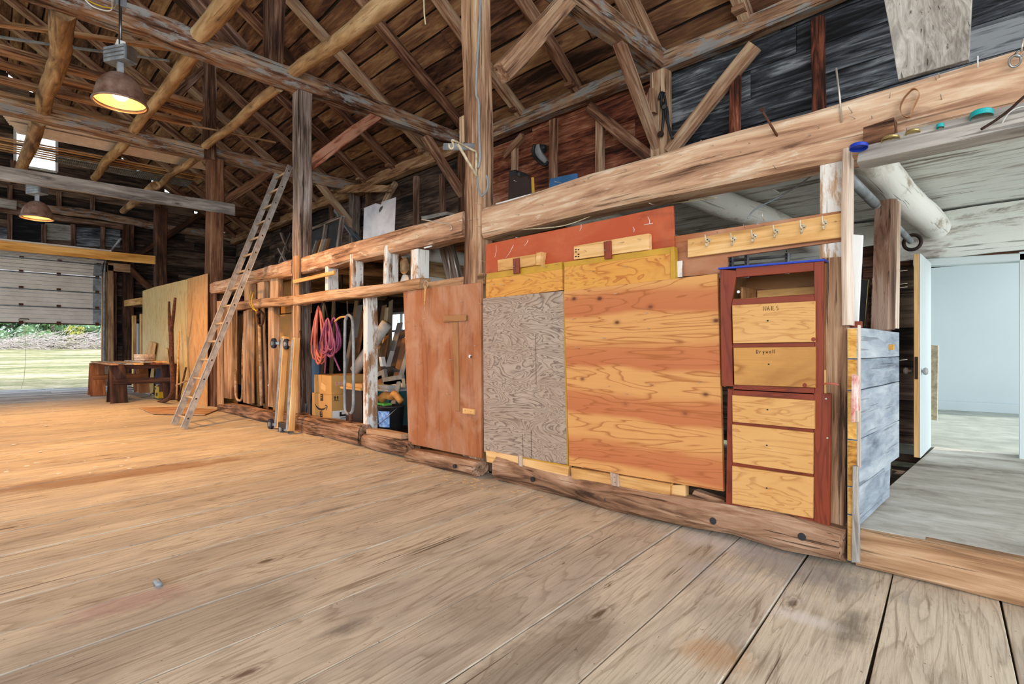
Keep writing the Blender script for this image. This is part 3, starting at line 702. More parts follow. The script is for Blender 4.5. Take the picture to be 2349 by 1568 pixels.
# crossbeams over the aisle, into the outer wall
def tie(X, y0, y1, zt0, zb0, zt1, zb1, w, mat, label, rough=.02):
    return tag(timber('crossbeam', (X, y0, (zt0+zb0)/2), (X, y1, (zt1+zb1)/2), w, zt0-zb0, mat, up=(0, 0, 1), rough=rough, ch=.03, d1=zt1-zb1), label, 'beam')
tA = tie(XA, YW-.1, YO+.05, 5.4, 5.1, 5.36, 5.08, .25, M_tie, 'dark crossbeam above the near loft, right of the tall post')
t1 = tie(XB, -1.6, YO, 5.52, 5.18, 5.38, 5.14, .28, M_tie, 'near crossbeam spanning the aisle above the first lamp')
t2 = tie(XC, -3.2, YO, 5.42, 5.16, 5.44, 5.18, .26, M_tie, 'second crossbeam over the aisle, behind the first lamp')
t3 = tie(XD, YW-.1, YO, 5.42, 5.16, 5.44, 5.18, .24, M_brownpost, 'short dark crossbeam from the narrow dark post to the outer wall')
gB = tag(timber('grey_beam', onX(-40, 390, -12.36), onX(538, 481.5, -12.36), .06, .24, M_greybeam, up=(0, 0, 1), rough=.004), 'weathered grey plank beam carrying the second lamp', 'beam')
yB = tag(timber('yellow_beam', onX(-40, 558, XD+.17), onX(356, 596.5, XD+.17), .05, .22, M_newpine, up=(0, 0, 1)), 'new yellow pine beam in front of the overhead door', 'beam')
tag(timber('gable_girt', (XE+.05, -3.5, 5.62), (XE+.05, YO, 5.35), .2, .26, M_tie, up=(0, 0, 1), rough=.025, ch=.05), 'hewn horizontal girt across the far gable wall', 'beam')
tag(timber('gable_girt', (XE+.03, -3.5, 5.32), (XE+.03, 3.4, 5.22), .12, .16, M_darkplank, up=(0, 0, 1), rough=.015), 'thin dark girt just below the gable girt', 'beam')
tag(timber('grey_plank', onX(-40, 458, XE+.3), onX(38, 471, XE+.3), .05, .26, M_greyplank), 'short grey plank end at the left edge above the lamp', 'plank')
# pale boards on gable above the door header
for i, (x0, x1, y0, y1) in enumerate([(0, 26, 520, 560), (28, 100, 500, 560), (103, 166, 510, 545), (170, 276, 520, 560)]):
    tag(Xslab('grey_board', [(x0, y1+i*1.5), (x1, y1+7), (x1, y0+7), (x0, y0)], XE-.08, .02, M_slate if i != 2 else M_greyplank), 'weathered board on the gable between two studs, %s from the left' % nm_ord[i], 'board')
for i, (px, y0, y1) in enumerate([(23, 425, 575), (101, 515, 590), (168, 515, 590), (236, 520, 592), (30, 368, 420), (135, 440, 478), (212, 450, 490)]):
    a = onX(px, y1, XE-.06); b = onX(px, y0, XE-.06)
    tag(timber('gable_stud', a, b, .12, .1, M_darkplank, up=(1, 0, 0), rough=.006), 'short gable stud %s from the left in the row %s the hewn girt' % (nm_ord[i if i < 4 else i-4], 'below' if i < 4 else 'above'), 'stud', 'gable studs')
def brace(name, p0, p1, w, d, mat, label, up=(0, 0, 1), **k):
    return tag(timber(name, p0, p1, w, d, mat, up=up, rough=k.get('rough', .008), ch=.015), label, 'brace')
# braces (in the cross planes unless noted)
brace('brace', onX(1150, 168, XA), onX(1312, -12, XA), .2, .14, M_post, 'diagonal brace from the tall post up to the right crossbeam', up=(1, 0, 0))
brace('brace', onX(700, 386, XB), onX(868, 262, XB), .17, .14, M_redwall, 'reddish diagonal brace between grey-brown post and near crossbeam', up=(1, 0, 0))
brace('brace', onX(975, 310, XB), onX(1083, 480, XB), .17, .12, M_raft, 'brace from near crossbeam down toward the outer wall', up=(1, 0, 0))
brace('brace', onX(496, 475, XC), onX(632, 385, XC), .17, .14, M_brownpost, 'diagonal brace from dark brown post up to the second crossbeam', up=(1, 0, 0))
brace('brace', onX(728, 415, XC), onX(832, 545, XC), .17, .12, M_raft, 'brace from second crossbeam down behind the window sashes', up=(1, 0, 0))
brace('brace', onX(1418, 95, XA), onX(1518, 358, XA), .17, .12, M_raft, 'steep brace down to the outer post, below the dark crossbeam', up=(1, 0, 0))
brace('brace', onX(305, 588, XE+.2), onX(467, 488, XE+.2), .2, .12, M_brownpost, 'long diagonal brace on the far gable', up=(1, 0, 0))
brace('brace', onX(296, 616, XE+.2), onX(348, 664, XE+.2), .2, .12, M_brownpost, 'short brace on the gable sloping down to the partition', up=(1, 0, 0))
YB = YO-.06
brace('brace', onY(1352, 246, YB), onY(1494, 362, YB), .17, .1, M_raft, 'wall brace sloping down right to the outer post', up=(0, 1, 0))
brace('brace', onY(1536, 350, YB), onY(1732, 105, YB), .19, .1, M_raft, 'wall brace sloping up right across the blue-black boards', up=(0, 1, 0))
brace('brace', onY(1158, 358, YB), onY(1200, 312, YB), .12, .1, M_raft, 'small wall brace just right of the tall post', up=(0, 1, 0))
brace('brace', onY(880, 470, YB), onY(908, 420, YB), .14, .1, M_raft, 'small wall brace above the aluminium sheet', up=(0, 1, 0))
brace('brace', onY(770, 480, YB), onY(828, 560, YB), .16, .1, M_slate, 'grey wall brace behind the window sashes', up=(0, 1, 0))
tag(timber('brace', (2.2, YB, 3.4), (.1, YB, 5.1), .2, .14, M_brownpost, up=(0, 1, 0)), 'dark diagonal brace at the top right behind the weathered plank', 'brace')
# outer wall posts and studs
tag(timber('outer_post', (XA+.02, YO, 2.6), (XA+.02, YO, 5.1), .26, .2, M_post, up=(0, 1, 0), rough=.01, ch=.03), 'reddish outer post with black straps hanging on it', 'post')
tag(timber('outer_post', (XB+.03, YO, 2.6), (XB+.03, YO, 5.2), .24, .2, M_brownpost, up=(0, 1, 0), rough=.01), 'outer wall post just left of the tall post', 'post')
tag(timber('outer_post', (XC+.03, YO, 2.6), (XC+.03, YO, 5.2), .24, .2, M_greypost, up=(0, 1, 0), rough=.01), 'outer wall post left of the aluminium sheet', 'post')
for i, (px, yt, yb, w, m) in enumerate([(1876, 42, 260, .13, M_redwall), (1687, 150, 310, .12, M_redwall), (1377, 262, 400, .13, M_raft), (1270, 275, 410, .13, M_raft), (1181, 330, 425, .11, M_raft), (1015, 400, 500, .13, M_darkplank), (955, 405, 520, .13, M_darkplank), (845, 440, 560, .14, M_darkplank), (760, 470, 560, .14, M_darkplank)]):
    a = onY(px, yb, YB+.03); b = onY(px, yt, YB+.03)
    a.z = 2.62; b.z = min(b.z, 5.08); b.x = a.x = onY(px, (yt+yb)/2, YB+.03).x
    tag(timber('wall_stud', a, b, w, .09, m, up=(0, 1, 0), rough=.006), 'upright stud on the loft wall, %s from the right' % nm_ord[i], 'stud', 'loft wall studs')
# rafters
rx = [-2.2+1.06*2, -2.2+1.06, -2.2, -3.28, -4.38, -5.42, -6.55, -7.66, -8.72, -9.81, -10.9, -12.0, -13.1, -14.2, -15.3, -16.4, -17.5]
for i, x in enumerate(rx):
    X = x*H; y0 = YO+.12; y1 = -.8
    zc = lambda Y: roofz(Y)+.02
    ln = tag(timber('rafter', (X, y0-.1, zc(y0-.1)), (X, y1, zc(y1)), .15, .17, M_raft if i > 1 else M_brownpost, up=(0, 0, 1), rough=.012, ch=.02, seg=14), 'sloping roof rafter under the plank roof, %s from the right' % nm_ord[i], 'rafter', 'rafters of the near roof slope')
    if x > -14 and i > 1:
        timber('foot_block', (X-.07, y0-.32, roofz(y0-.32)-.07), (X+.07, y0-.32, roofz(y0-.32)-.07), .2, .06, M_raft, ln, up=(0, 0, 1))
# second rafter beside the one over the right crossbeam; under-rafters
tag(timber('rafter', (XA-.0, YO-.05, 5.25), (XA-.05, YO-1.9, 6.75), .17, .14, M_post, up=(0, 0, 1), rough=.01), 'short steep rafter rising from the outer post', 'rafter')
# poles laid along the barn over the crossbeams
poles = [(.60, 'leftmost'), (1.74, 'middle'), (2.72, 'right')]
bays = [(XA, XB, 'nearest'), (XB, XC, 'second'), (XC, XD, 'third'), (XD+.0, XE, 'farthest')]
import itertools
PL = [((538, -10), (440, 105), XA-.6, XB, 2, .30, 5.55), ]
def pole(Y0_, X0, z0, Y1_, X1, z1, r0, r1, label, m=M_log, rough=.012):
    pts = []; n = 10; sd = R.random()*9
    a, b = V((X0, Y0_, z0)), V((X1, Y1_, z1))
    tag(timber('round_pole', a, b, r0, r0, m, rough=rough*1.3, seg=16, w1=r1, d1=r1, roundish=True), label, 'pole', 'peeled poles laid over the crossbeams')
zt = 5.40
def py(px, py_, X): p = onX(px, py_, X); return p
def polep(pa, Xa, pb, Xb, r0, r1, label, rough=.012):
    a = onX(*pa, Xa); b = onX(*pb, Xb)
    if pa[1] < 0: a = V((XA+1.2, b.y+.10, b.z-.06)); r0 *= 1.15; r1 *= 1.1
    pole(a.y, Xa, a.z, b.y, Xb, b.z, r0, r1, label, rough=rough)
polep((148, 22), XB-.12, (101, 250), XC+.12, .26, .22, 'thick crooked peeled pole at the upper left, between first two crossbeams', rough=.03)
polep((450, 112), XB-.1, (306, 300), XC+.1, .20, .17, 'peeled pole passing behind the first lamp')
polep((640, 198), XB-.1, (470, 336), XC+.1, .16, .15, 'peeled pole reaching the grey-brown post from the left')
polep((540, -20), XA-1.2, (455, 82), XB+.1, .24, .2, 'peeled pole resting on the near crossbeam, at the top edge')
polep((880, -20), XA-1.2, (668, 168), XB+.1, .22, .16, 'split peeled pole resting on the near crossbeam beside the rope', rough=.025)
polep((88, 275), XC-.1, (45, 405), XD+.1, .24, .2, 'peeled pole passing in front of the gable window')
polep((292, 318), XC-.1, (216, 408), XD+.1, .19, .16, 'peeled pole crossing under the stored roofing sheets')
polep((452, 360), XC-.1, (350, 436), XD+.1, .16, .15, 'peeled pole ending behind the grey plank beam')
polep((356, 425), XC-1.6, (282, 484), XD-1.5, .2, .16, 'pale pole end below the grey plank beam')
# ------------ stall bay framing on the wall line
for i, (pl, pc, yt, yb, d, lab) in enumerate([
        (745, 751, 591, 665, .17, 'white-sided stud above the rail, nearest right of the grey-brown post'),
        (801, 808, 582, 660, .17, 'white-sided stud above the rail, second right of the grey-brown post'),
        (879, 887, 562, 652, .17, 'white-sided stud above the rail, third right of the grey-brown post'),
        (941, 957, 570, 662, .17, 'thick whitewashed stud above the rail, left of the brown hardboard')]):
    o = wpost(pl, pc, yt, yb, d, M_whitestud, lab, name='stud', rough=.004, cat='stud')
for (pl, pc, yt, yb, d, lab, m) in [
        (832, 841, 680, 985, .16, 'grey stud below the rail, left of the paint bucket', M_whitestud),
        (618, 636, 632, 690, .1, 'wide stud above the rail left of the post', M_stud),
        (590, 604, 645, 692, .1, 'stud above the rail with a shadow across it', M_stud),
        (560, 576, 640, 706, .1, 'stud just right of the ladder above the rail', M_stud),
        (614, 626, 700, 934, .12, 'orange stud below the rail, left of the dolly', M_stud),
        (557, 569, 712, 925, .12, 'orange stud below the rail, middle of the left bay', M_stud),
        (514, 530, 700, 915, .12, 'spotted stud right of the ladder foot', M_stud),
        (671, 683, 585, 984, .05, 'orange-lit stud nailed to the front of the grey-brown post', M_stud)]:
    Y = YW-.055 if pl == 671 else YW+.02
    wpost(pl, pc, yt, yb, d, m, lab, name='stud', Y=Y, rough=.004, cat='stud')
rail = tag(timber('rail', onY(548, 702, YW), onY(700, 688, YW), .15, .12, M_stud, up=(0, 1, 0), rough=.008, ch=.015), 'orange horizontal rail behind the ladder', 'rail')
rail2 = tag(timber('rail', onY(684, 690, YW-.01), onY(975, 650, YW-.01), .13, .14, M_stud, up=(0, 1, 0), rough=.01, ch=.015, w1=.12), 'long nail-studded rail above the hanging hoses', 'rail')
tag(timber('arm_board', onY(674, 646, YW-.08), onY(768, 625, YW-.08), .055, .03, M_pine, up=(0, 1, 0)), 'short pine board nailed across the grey-brown post', 'board')
tag(timber('thin_lath', onY(548, 642, YW-.03), onY(672, 630, YW-.03), .04, .02, M_stud, up=(0, 1, 0), bow=0), 'thin curved lath under the beam behind the ladder', 'lath')
# side boards of the bay by the partition
for i, (x0, x1, yt, yb, m) in enumerate([(478, 494, 655, 940, M_darkplank), (496, 510, 690, 935, M_stud)]):
    tag(Yslab('bay_board', [(x0, yb), (x1, yb), (x1, yt), (x0, yt)], YW+.05+.03*i, .03, m, grain=VZ), ['reddish upright board at the right edge of the pale partition', 'narrow upright board behind the ladder'][i], 'board')
# sills
tag(timber('sill_log', onY(512, 935, YW-.03)*1.0+V((0, 0, 0)), onY(697, 962, YW-.03), .17, .2, M_sill, up=(0, 1, 0), rough=.015, ch=.03), 'orange-lit sill log under the left bay', 'sill')
tag(timber('sill_log', onY(693, 972, YW-.02), onY(838, 1000, YW-.02), .26, .22, M_sill, up=(0, 1, 0), rough=.02, ch=.05), 'hewn sill log under the cardboard boxes', 'sill')
tag(timber('sill_log', onY(845, 1008, YW-.02), onY(948, 1030, YW-.02), .17, .22, M_sill, up=(0, 1, 0), rough=.02, ch=.04), 'hewn sill log under the paint bucket', 'sill')
tag(timber('sill_board', onY(850, 988, YW-.03), onY(930, 1000, YW-.03), .06, .12, M_stud, up=(0, 1, 0), rough=.006), 'narrow board edge lying on the sill by the paint bucket', 'board')
s3 = tag(timber('sill_log', onY(949, 1045, YW-.08), onY(1100, 1074, YW-.08), .15, .2, M_sill, up=(0, 1, 0), rough=.02, ch=.05), 'short hewn sill log with a dark knot below the brown hardboard', 'sill')
s4 = tag(timber('sill_log', (onY(1133, 1085, YW-.09).x, YW+.0, .105), (onY(1933, 1240, YW-.09).x, YW+.0, .12), .20, .22, M_sill, up=(0, 1, 0), rough=.022, ch=.05), 'long hewn sill log with bored holes below the plywood sheets', 'sill')
for (x, y) in [(1393, 1146), (1463, 1157), (1636, 1194), (1840, 1230), (1222, 1099)]:
    p = onY(x, y, YW-.116)
    mesh_obj('bored_hole', *disc_data(p, (0, 1, 0), .022, .012), M_black, parent=s4)
p = onY(1043, 1069, YW-.185); mesh_obj('knot_hole', *disc_data(p, (0, 1, 0), .02, .02), M_black, parent=s3)
# post foot between the sills, right end post
tag(timber('post', (onY(1908, 900, YW).x-.005, YW+.09, .2), (onY(1908, 900, YW).x+.0, YW+.09, 1.72), .135, .16, M_greypost if False else M_post, up=(0, 1, 0), rough=.01, ch=.012), 'cracked brown post right of the red drawer cabinets', 'post')
tag(timber('post', (onY(1905, 420, YW).x, YW+.10, 1.72), (onY(1905, 420, YW).x, YW+.1, 2.32), .125, .14, M_whitestud, up=(0, 1, 0), rough=.01, ch=.012), 'flaking white post above the hook board', 'post')
tag(timber('trim_strip', (onY(1944, 700, YW-.02).x, YW-.0, 1.33), (onY(1944, 700, YW-.02).x, YW-.0, 2.3), .035, .12, M_trim, up=(0, 1, 0), rough=.003), 'pale narrow strip along the right edge of the cracked post', 'strip')
# white-painted joists under the low ceiling, logs in the next bay
for i, x in enumerate([-.66, -1.58, -2.5]):
    tag(timber('joist_log', (x*H, YW+.28, 2.40), (x*H+.02, YO-.05, 2.40), .24, .22, M_wlog, rough=.015, seg=12, roundish=True), ['whitewashed joist log above the half wall', 'whitewashed joist log above the hook board', 'whitewashed joist log hidden behind the red board'][i], 'joist', 'joists under the low ceiling')
for i, x in enumerate([-3.5, -6.4]):
    tag(timber('joist_log', (x*H, YW+.2, 2.46), (x*H+.1, YO-.05, 2.46), .24, .22, M_log, rough=.03, seg=10, roundish=True), 'rough log joist above the rail, %s left of the tall post' % nm_ord[i], 'joist', 'log joists of the middle bay')
for i, z in enumerate([2.02, 2.22, 2.42]):
    tag(timber('partition_log', (-5.6, YW+.3, z), (-5.6, YO, z+.02), .2, .21, M_log if i % 2 else M_wlog, rough=.02, seg=12, roundish=True), 'horizontal log behind the whitewashed studs, %s from the bottom' % nm_ord[i], 'log', 'logs of the middle partition')
for i, x in enumerate([-7.4, -8.3, -9.2, -10.2]):
    tag(timber('joist_log', (x*H, YW+.2, 2.45), (x*H+.1, YO-.05, 2.45), .22, .24, M_log, rough=.03, seg=10, roundish=True), 'rough log joist in the ladder bay, %s left of the grey-brown post' % nm_ord[i], 'joist', 'log joists of the ladder bay')
# fascia on the outer wall in the right bay
tag(slab('fascia_beam', [(-3.6, YO-.06, 2.12), (2.4, YO-.06, 2.08), (2.4, YO-.06, 2.55), (-3.6, YO-.06, 2.55)], (0, .12, 0), M_white, rough=.01), 'peeling white beam over the open doorway', 'beam')
tag(timber('lintel', (-1.1, YO+.03, 2.09), (2.0, YO+.03, 2.06), .06, .1, M_brownpost, up=(0, 1, 0)), 'dark brown lintel strip under the peeling white beam', 'board')
# front step of the platform
tag(timber('step_beam', (-.74, YW+.06, .105), (2.6, YW+.02, .10), .205, .14, M_stud, up=(0, 1, 0), rough=.008, ch=.02), 'weathered step beam at the front of the raised floor', 'beam')
# weathered wide plank standing on the big beam
tag(slab('wide_plank', [onY(2060, 182, YW+.14), onY(2222, 136, YW+.14), onY(2232, -60, YW-.02), onY(2016, -60, YW-.02)], (0, .035, 0), M_greyplank, grain=VZ, rough=.004), 'wide weathered grey plank standing on the nailed beam', 'plank')
# board hung beneath the big beam with the small lid shelf
shelf = tag(slab('shelf_board', [onY(1965, 372, YW-.09), onY(2420, 276, YW-.09), onY(2420, 215, YW-.09)+V((0, 0, 0)), onY(1972, 325, YW-.09)], (0, .09, -.02), M_greybeam, rough=.004), 'rough board under the nailed beam holding jar lids', 'board')
slab('under_board', [onY(1963, 340, YW-.10), onY(2420, 236, YW-.10), onY(2420, 290, YW+.05), onY(1963, 374, YW+.0)], (0, .0, .03), M_greyplank, shelf) if False else None
Yslab('end_block', [(1980, 332), (2052, 314), (2050, 268), (1980, 292)], YW-.11, .09, M_hewn, shelf)
# ------------------------------------------------------------ nails helper
def nails(parent, Y, pts, ln=.05, r=.0022, mat=None, out=(0, -1, 0), name='nail'):
    for i, q in enumerate(pts):
        x, y = q[0], q[1]; L = (q[2] if len(q) > 2 else ln*(1+.4*h1(x, y)))
        p = onY(x, y, Y)+V((0, .01, 0)); d = V(out)+V((h1(x, 1)*.25, 0, h1(y, 2)*.25)); e = p+d.normalized()*(L+.01)
        tube(name, [p, e], r, mat or M_nail, parent, K=5)
# upright pull of nails, spikes and metal strips in the big beam
nails(bigbeam, YW, [(1184, 416), (1190, 492), (1286, 418), (1303, 430), (1320, 422), (1341, 415), (1350, 410), (1440, 391), (1517, 378), (1470, 386), (1568, 358), (1620, 376), (1540, 420), (1610, 322), (1642, 334), (1690, 322), (1720, 328), (1780, 388), (1500, 470), (1880, 296), (1862, 310), (1963, 272), (1956, 260), (2000, 272), (2040, 225), (2155, 175), (2148, 183), (2160, 228), (2080, 300), (1700, 350), (1430, 440), (1245, 470)], .05)
sp = tag(tube('spike', [onY(1788, 320, YW+.01), onY(1748, 253, YW-.14)], .007, M_rust, K=8), 'long rusty spike sticking out of the nailed beam', 'spike')
mesh_obj('spike_head', *disc_data(onY(1747, 251, YW-.145), onY(1748, 253, YW-.14)-onY(1788, 320, YW+.01), .015, .006), M_rust, sp)
tag(tube('metal_rod', [onY(1931, 280, YW-.01), onY(1926, 220, YW-.03), onY(1918, 156, YW-.05)], .0055, M_nail, K=6), 'thin bent metal rod standing up from the nailed beam', 'rod')
tag(tube('metal_pin', [onY(2243, 155, YW-.02), onY(2243, 128, YW-.03)], .003, M_whitep, K=6), 'short pale pin on the beam right of the wide grey plank', 'pin')
ce = empty('cup_hook', onY(2328, 140, YW-.03), 'chrome ring hook with a pin at the right end of the nailed beam', 'hook')
tube('ring', [onY(2328, 140, YW-.03)+V((.020*math.cos(a), -.012*math.sin(a), .022*math.sin(a))) for a in [k*math.tau/18 for k in range(18)]], .005, M_steel, ce, closed=True)
tube('ring', [onY(2341, 122, YW-.03)+V((.018*math.cos(a), .008*math.sin(a), .018*math.sin(a))) for a in [k*math.tau/18 for k in range(18)]], .004, M_steel, ce, closed=True)
tube('pin', [onY(2343, 120, YW-.03), onY(2347, 88, YW-.04)], .004, M_nail, ce)
# leather strap loop
lp = [(2067, 240), (2066, 252), (2070, 262), (2080, 268), (2088, 266), (2092, 256), (2096, 244), (2102, 232), (2108, 218), (2104, 207), (2094, 205), (2084, 214), (2074, 226)]
st = [onY(x, y, YW-.035) for x, y in lp]; sp_ = spline(st+[st[0]], 4)[:-1]
vs = []; fs = []; n = len(sp_)
for p in sp_: vs += [p+V((0, -.012, 0)), p+V((0, .012, 0)), p*1.0+V((0, .012, 0))+(p-onY(2086, 238, YW-.035)).normalized()*.003, p+V((0, -.012, 0))+(p-onY(2086, 238, YW-.035)).normalized()*.003]
for i in range(n):
    j = (i+1) % n
    for k in range(4): fs.append((i*4+k, j*4+k, j*4+(k+1) % 4, i*4+(k+1) % 4))
tag(mesh_obj('leather_strap', vs, fs, M_leather), 'tan leather strap loop hanging on the nailed beam', 'strap')
# jar lids screwed under the beam
def lid(px, py, rpx, mat, label, thick=.018, tilt=(.0, -.14, -1), Y=YW-.10, name='jar_lid'):
    c = onY(px, py, Y); r = (onY(px+rpx, py, Y)-onY(px-rpx, py, Y)).length/2*1.0
    ax = V(tilt).normalized(); M = frame(c, V((1, 0, 0)), ax)
    prof = [(0, 0), (r*.96, 0), (r, .003), (r, thick), (r*.93, thick), (r*.92, .004), (0, .004)]
    return tag(lathe(name, prof, M, mat, K=32, smooth=False), label, 'lid', 'jar lids under the nailed beam')
lid(1970, 333, 21, M_blue, 'cobalt blue plastic lid under the left end of the shelf board', Y=YW-.15)
lid(2043, 316, 21, M_gold, 'larger gold jar lid beside the cobalt blue lid', .012)
lid(2094, 301, 17, M_gold, 'smaller gold jar lid right of the larger gold one', .010)
lid(2157, 285, 9, M_cyan, 'tiny teal cap between the gold lids and the big teal lid')
lid(2252, 257, 27, M_cyan, 'big teal plastic lid nearest the right edge', .026)
tag(tube('cable_end', spline([onY(2250, 297, YW-.12), onY(2285, 275, YW-.13), onY(2318, 250, YW-.15), onY(2349, 222, YW-.17), onY(2390, 195, YW-.17)], 5), .006, M_iron, K=6), 'frayed dark cable end at the right edge below the beam', 'cable')
tag(tube('white_wire', spline([onY(2298, 284, YW-.12), onY(2312, 262, YW-.14), onY(2335, 247, YW-.15), onY(2380, 240, YW-.15)], 5), .0025, M_whitep, K=5), 'thin white wire beside the frayed dark cable', 'wire')
# string along the bottom of the beam
tag(tube('string', spline([onY(1186, 527, YW+.05), onY(1290, 518, YW+.1), onY(1370, 490, YW+.15), onY(1440, 469, YW+.2), onY(1540, 466, YW+.25), onY(1645, 452, YW+.25)], 6), .005, M_rope, K=5), 'pale cord sagging below the nailed beam above the red board', 'cord')
tag(tube('cable', spline([onY(1716, 500, YW+.15), onY(1735, 478, YW+.3), onY(1790, 450, YW+.5), onY(1850, 412, YW+.4), onY(1888, 380, YW+.3)], 6), .006, M_wire, K=5), 'grey cable looping under the whitewashed ceiling', 'cable')
# ------------------------------------------------------------ boards and sheets hung on the wall line
hb = tag(Yslab('hardboard_door', [(925, 668), (1103, 647), (1104, 1051), (937, 1017)], YW-.045, .03, M_brownply, grain=VZ, rough=.002, ch=.003), 'tall scuffed red-brown hardboard panel left of the tall post', 'panel')
nails(hb, YW-.045, [(936, 738), (955, 748), (968, 830), (961, 836), (1063, 693), (978, 732), (1033, 905), (1038, 826), (1095, 790)], .04)
mesh_obj('keyhole_plate', *disc_data(onY(1078, 817, YW-.05), (0, 1, 0), .016, .008), M_whitep, hb)
mesh_obj('keyhole', *disc_data(onY(1080, 818, YW-.055), (0, 1, 0), .008, .006), M_black, hb)
tag(Yslab('header_board', [(960, 668), (1108, 652), (1108, 626), (958, 651)], YW-.012, .03, M_stud), 'narrow reddish board above the hardboard panel', 'board')
ts = empty('t_square', onY(1043, 830, YW-.06), 'wooden T-square hanging on the scuffed hardboard panel', 'T-square')
Yslab('blade', [(1037, 739), (1050, 738), (1053, 943), (1044, 942)], YW-.055, .008, M_cabin, ts, grain=VZ)
Yslab('head', [(1017, 739), (1069, 735), (1069, 721), (1016, 724)], YW-.065, .009, M_cabin, ts)
blk = tag(Yslab('small_block', [(1061, 948), (1086, 951), (1087, 939), (1061, 935)], YW-.068, .022, M_pine), 'small pine block screwed low on the scuffed hardboard panel', 'block')
for x, y in ((1067, 941), (1080, 944)): mesh_obj('screw', *disc_data(onY(x, y, YW-.069), (0, 1, 0), .003, .002), M_iron, blk)
br = empty('handled_brush', onY(975, 645, YW-.1), 'slim wooden handle hanging by a loop on the hardboard panel', 'tool')
tube('loop', spline([onY(977, 660, YW-.07), onY(972, 654, YW-.09), onY(975, 644, YW-.1), onY(982, 648, YW-.09), onY(978, 662, YW-.08)], 5), .003, M_rope, br, K=5)
tube('handle', [onY(976, 655, YW-.075), onY(975, 675, YW-.075), onY(974, 700, YW-.075)], .008, M_pine, br, K=10, r1=.007)
tube('rod', [onY(974, 699, YW-.075), onY(973, 721, YW-.075)], .0025, M_nail, br)
rb = tag(Yslab('red_board', [(1113, 629), (1547, 570), (1543, 471), (1115, 560)], YW-.0, .02, M_redboard, rough=.002), 'scratched red-stained board just under the nailed beam', 'board')
nails(rb, YW, [(1156, 614), (1332, 512), (1470, 503), (1192, 545)], .04)
for (x0, y0, x1, y1) in ((1138, 562, 1135, 590), (1178, 561, 1160, 592), (1486, 497, 1490, 514), (1477, 515, 1498, 512), (1333, 514, 1330, 529), (1211, 550, 1203, 563), (1454, 532, 1452, 520)):
    tube('scratch', [onY(x0, y0, YW+.001), onY((x0+x1)/2+2, (y0+y1)/2, YW+.001), onY(x1, y1, YW+.001)], .003, M_whitep, rb, K=4)
# narrow rails on the red board
def railblock(px, cleat, label, stamp=None):
    e = tag(Yslab('cleat_rail', px, YW-.05, .045, M_pine), label, 'rail')
    c = Yslab('turn_button', cleat, YW-.07, .018, M_mahog, e, grain=VZ)
    x = sum(p[0] for p in cleat)/4; y = sum(p[1] for p in cleat)/4
    nails(c, YW-.07, [(x, y)], .05); return e
r1_ = railblock([(1142, 622), (1229, 608), (1229, 582), (1141, 596)], [(1177, 628), (1190, 626), (1189, 591), (1176, 593)], 'short pine rail with a red turn button, left on the red board')
Yslab('end_cap', [(1229, 608), (1237, 607), (1241, 577), (1230, 579)], YW-.075, .07, M_pine, r1_)
r2_ = railblock([(1316, 595), (1488, 572), (1487, 535), (1316, 564)], [(1386, 594), (1401, 592), (1400, 551), (1384, 554)], 'long pine rail with printed stamp and red turn button on the red board')
for a in range(4):
    for b in range(2):
        if (a+b) % 3 != 2: Yslab('stamp', [(1319+b*6, 574+a*5.3), (1323+b*6, 573.3+a*5.3), (1323+b*6, 570.5+a*5.3), (1319+b*6, 571.2+a*5.3)], YW-.0505, .001, M_ink, r2_, ch=0)
nails(r2_, YW-.05, [(1345, 576), (1470, 548), (1432, 554)], .05)
def figured(px, band, label):
    o = tag(Yslab('figured_panel', px, YW-.035, .03, M_orply), label, 'panel')
    Yslab('ochre_band', band, YW-.037, .034, M_yellow, o); return o
f1 = figured([(1114, 686), (1290, 665), (1288, 608), (1115, 634)], [(1115, 641), (1288, 617), (1288, 600), (1116, 627)], 'swirly orange plywood strip over the grey figured sheet')
f2 = figured([(1294, 671), (1547, 640), (1544, 575), (1294, 612)], [(1294, 613), (1545, 580), (1544, 565), (1293, 601)], 'swirly orange plywood strip over the big banded sheet')
Yslab('edge_strip', [(1538, 641), (1548, 640), (1546, 566), (1538, 568)], YW-.05, .05, M_yellow, f2, grain=VZ)
nails(f1, YW-.037, [(1135, 652), (1177, 643), (1158, 655), (1255, 612), (1279, 606), (1215, 640)], .045)
nails(f2, YW-.037, [(1303, 637), (1362, 622), (1515, 592), (1440, 612)], .045)
gp = tag(Yslab('grey_plywood_sheet', [(1110, 1036), (1300, 1065), (1291, 667), (1107, 684)], YW-.045, .03, M_greyply, rough=.0015), 'weathered grey plywood sheet with swirling grain right of the tall post', 'sheet')
nails(gp, YW-.045, [(1105, 697), (1132, 747), (1249, 683), (1228, 702), (1268, 742), (1180, 718), (1126, 795)], .05)
nails(gp, YW-.046, [(1199, 1010, .003), (1217, 1022, .003), (1231, 800, .003)], .003)
Yslab('yellow_edge', [(1300, 1066), (1303.5, 1066), (1294.5, 668), (1291, 668)], YW-.04, .03, M_yellow, gp, grain=VZ)
for x, y0, y1 in ((1199, 995, 1044), (1218, 985, 1050), (1229, 765, 880)):
    tube('rust_streak', [onY(x, y0, YW-.0455), onY(x+1, y1, YW-.0455)], .0025, M_rust, gp, K=4)
ra = tag(Yslab('bottom_rail', [(1116, 1059), (1301, 1099), (1305, 1068), (1114, 1033)], YW-.06, .04, M_pine), 'pine rail with a pale cleat below the grey figured sheet', 'rail')
Yslab('yellow_lip', [(1192, 1050), (1301, 1070), (1301, 1067), (1192, 1047)], YW-.064, .01, M_yellow, ra)
Yslab('cleat', [(1189, 1068), (1197, 1070), (1196, 1045), (1187, 1043)], YW-.078, .018, M_trim, ra, grain=VZ)
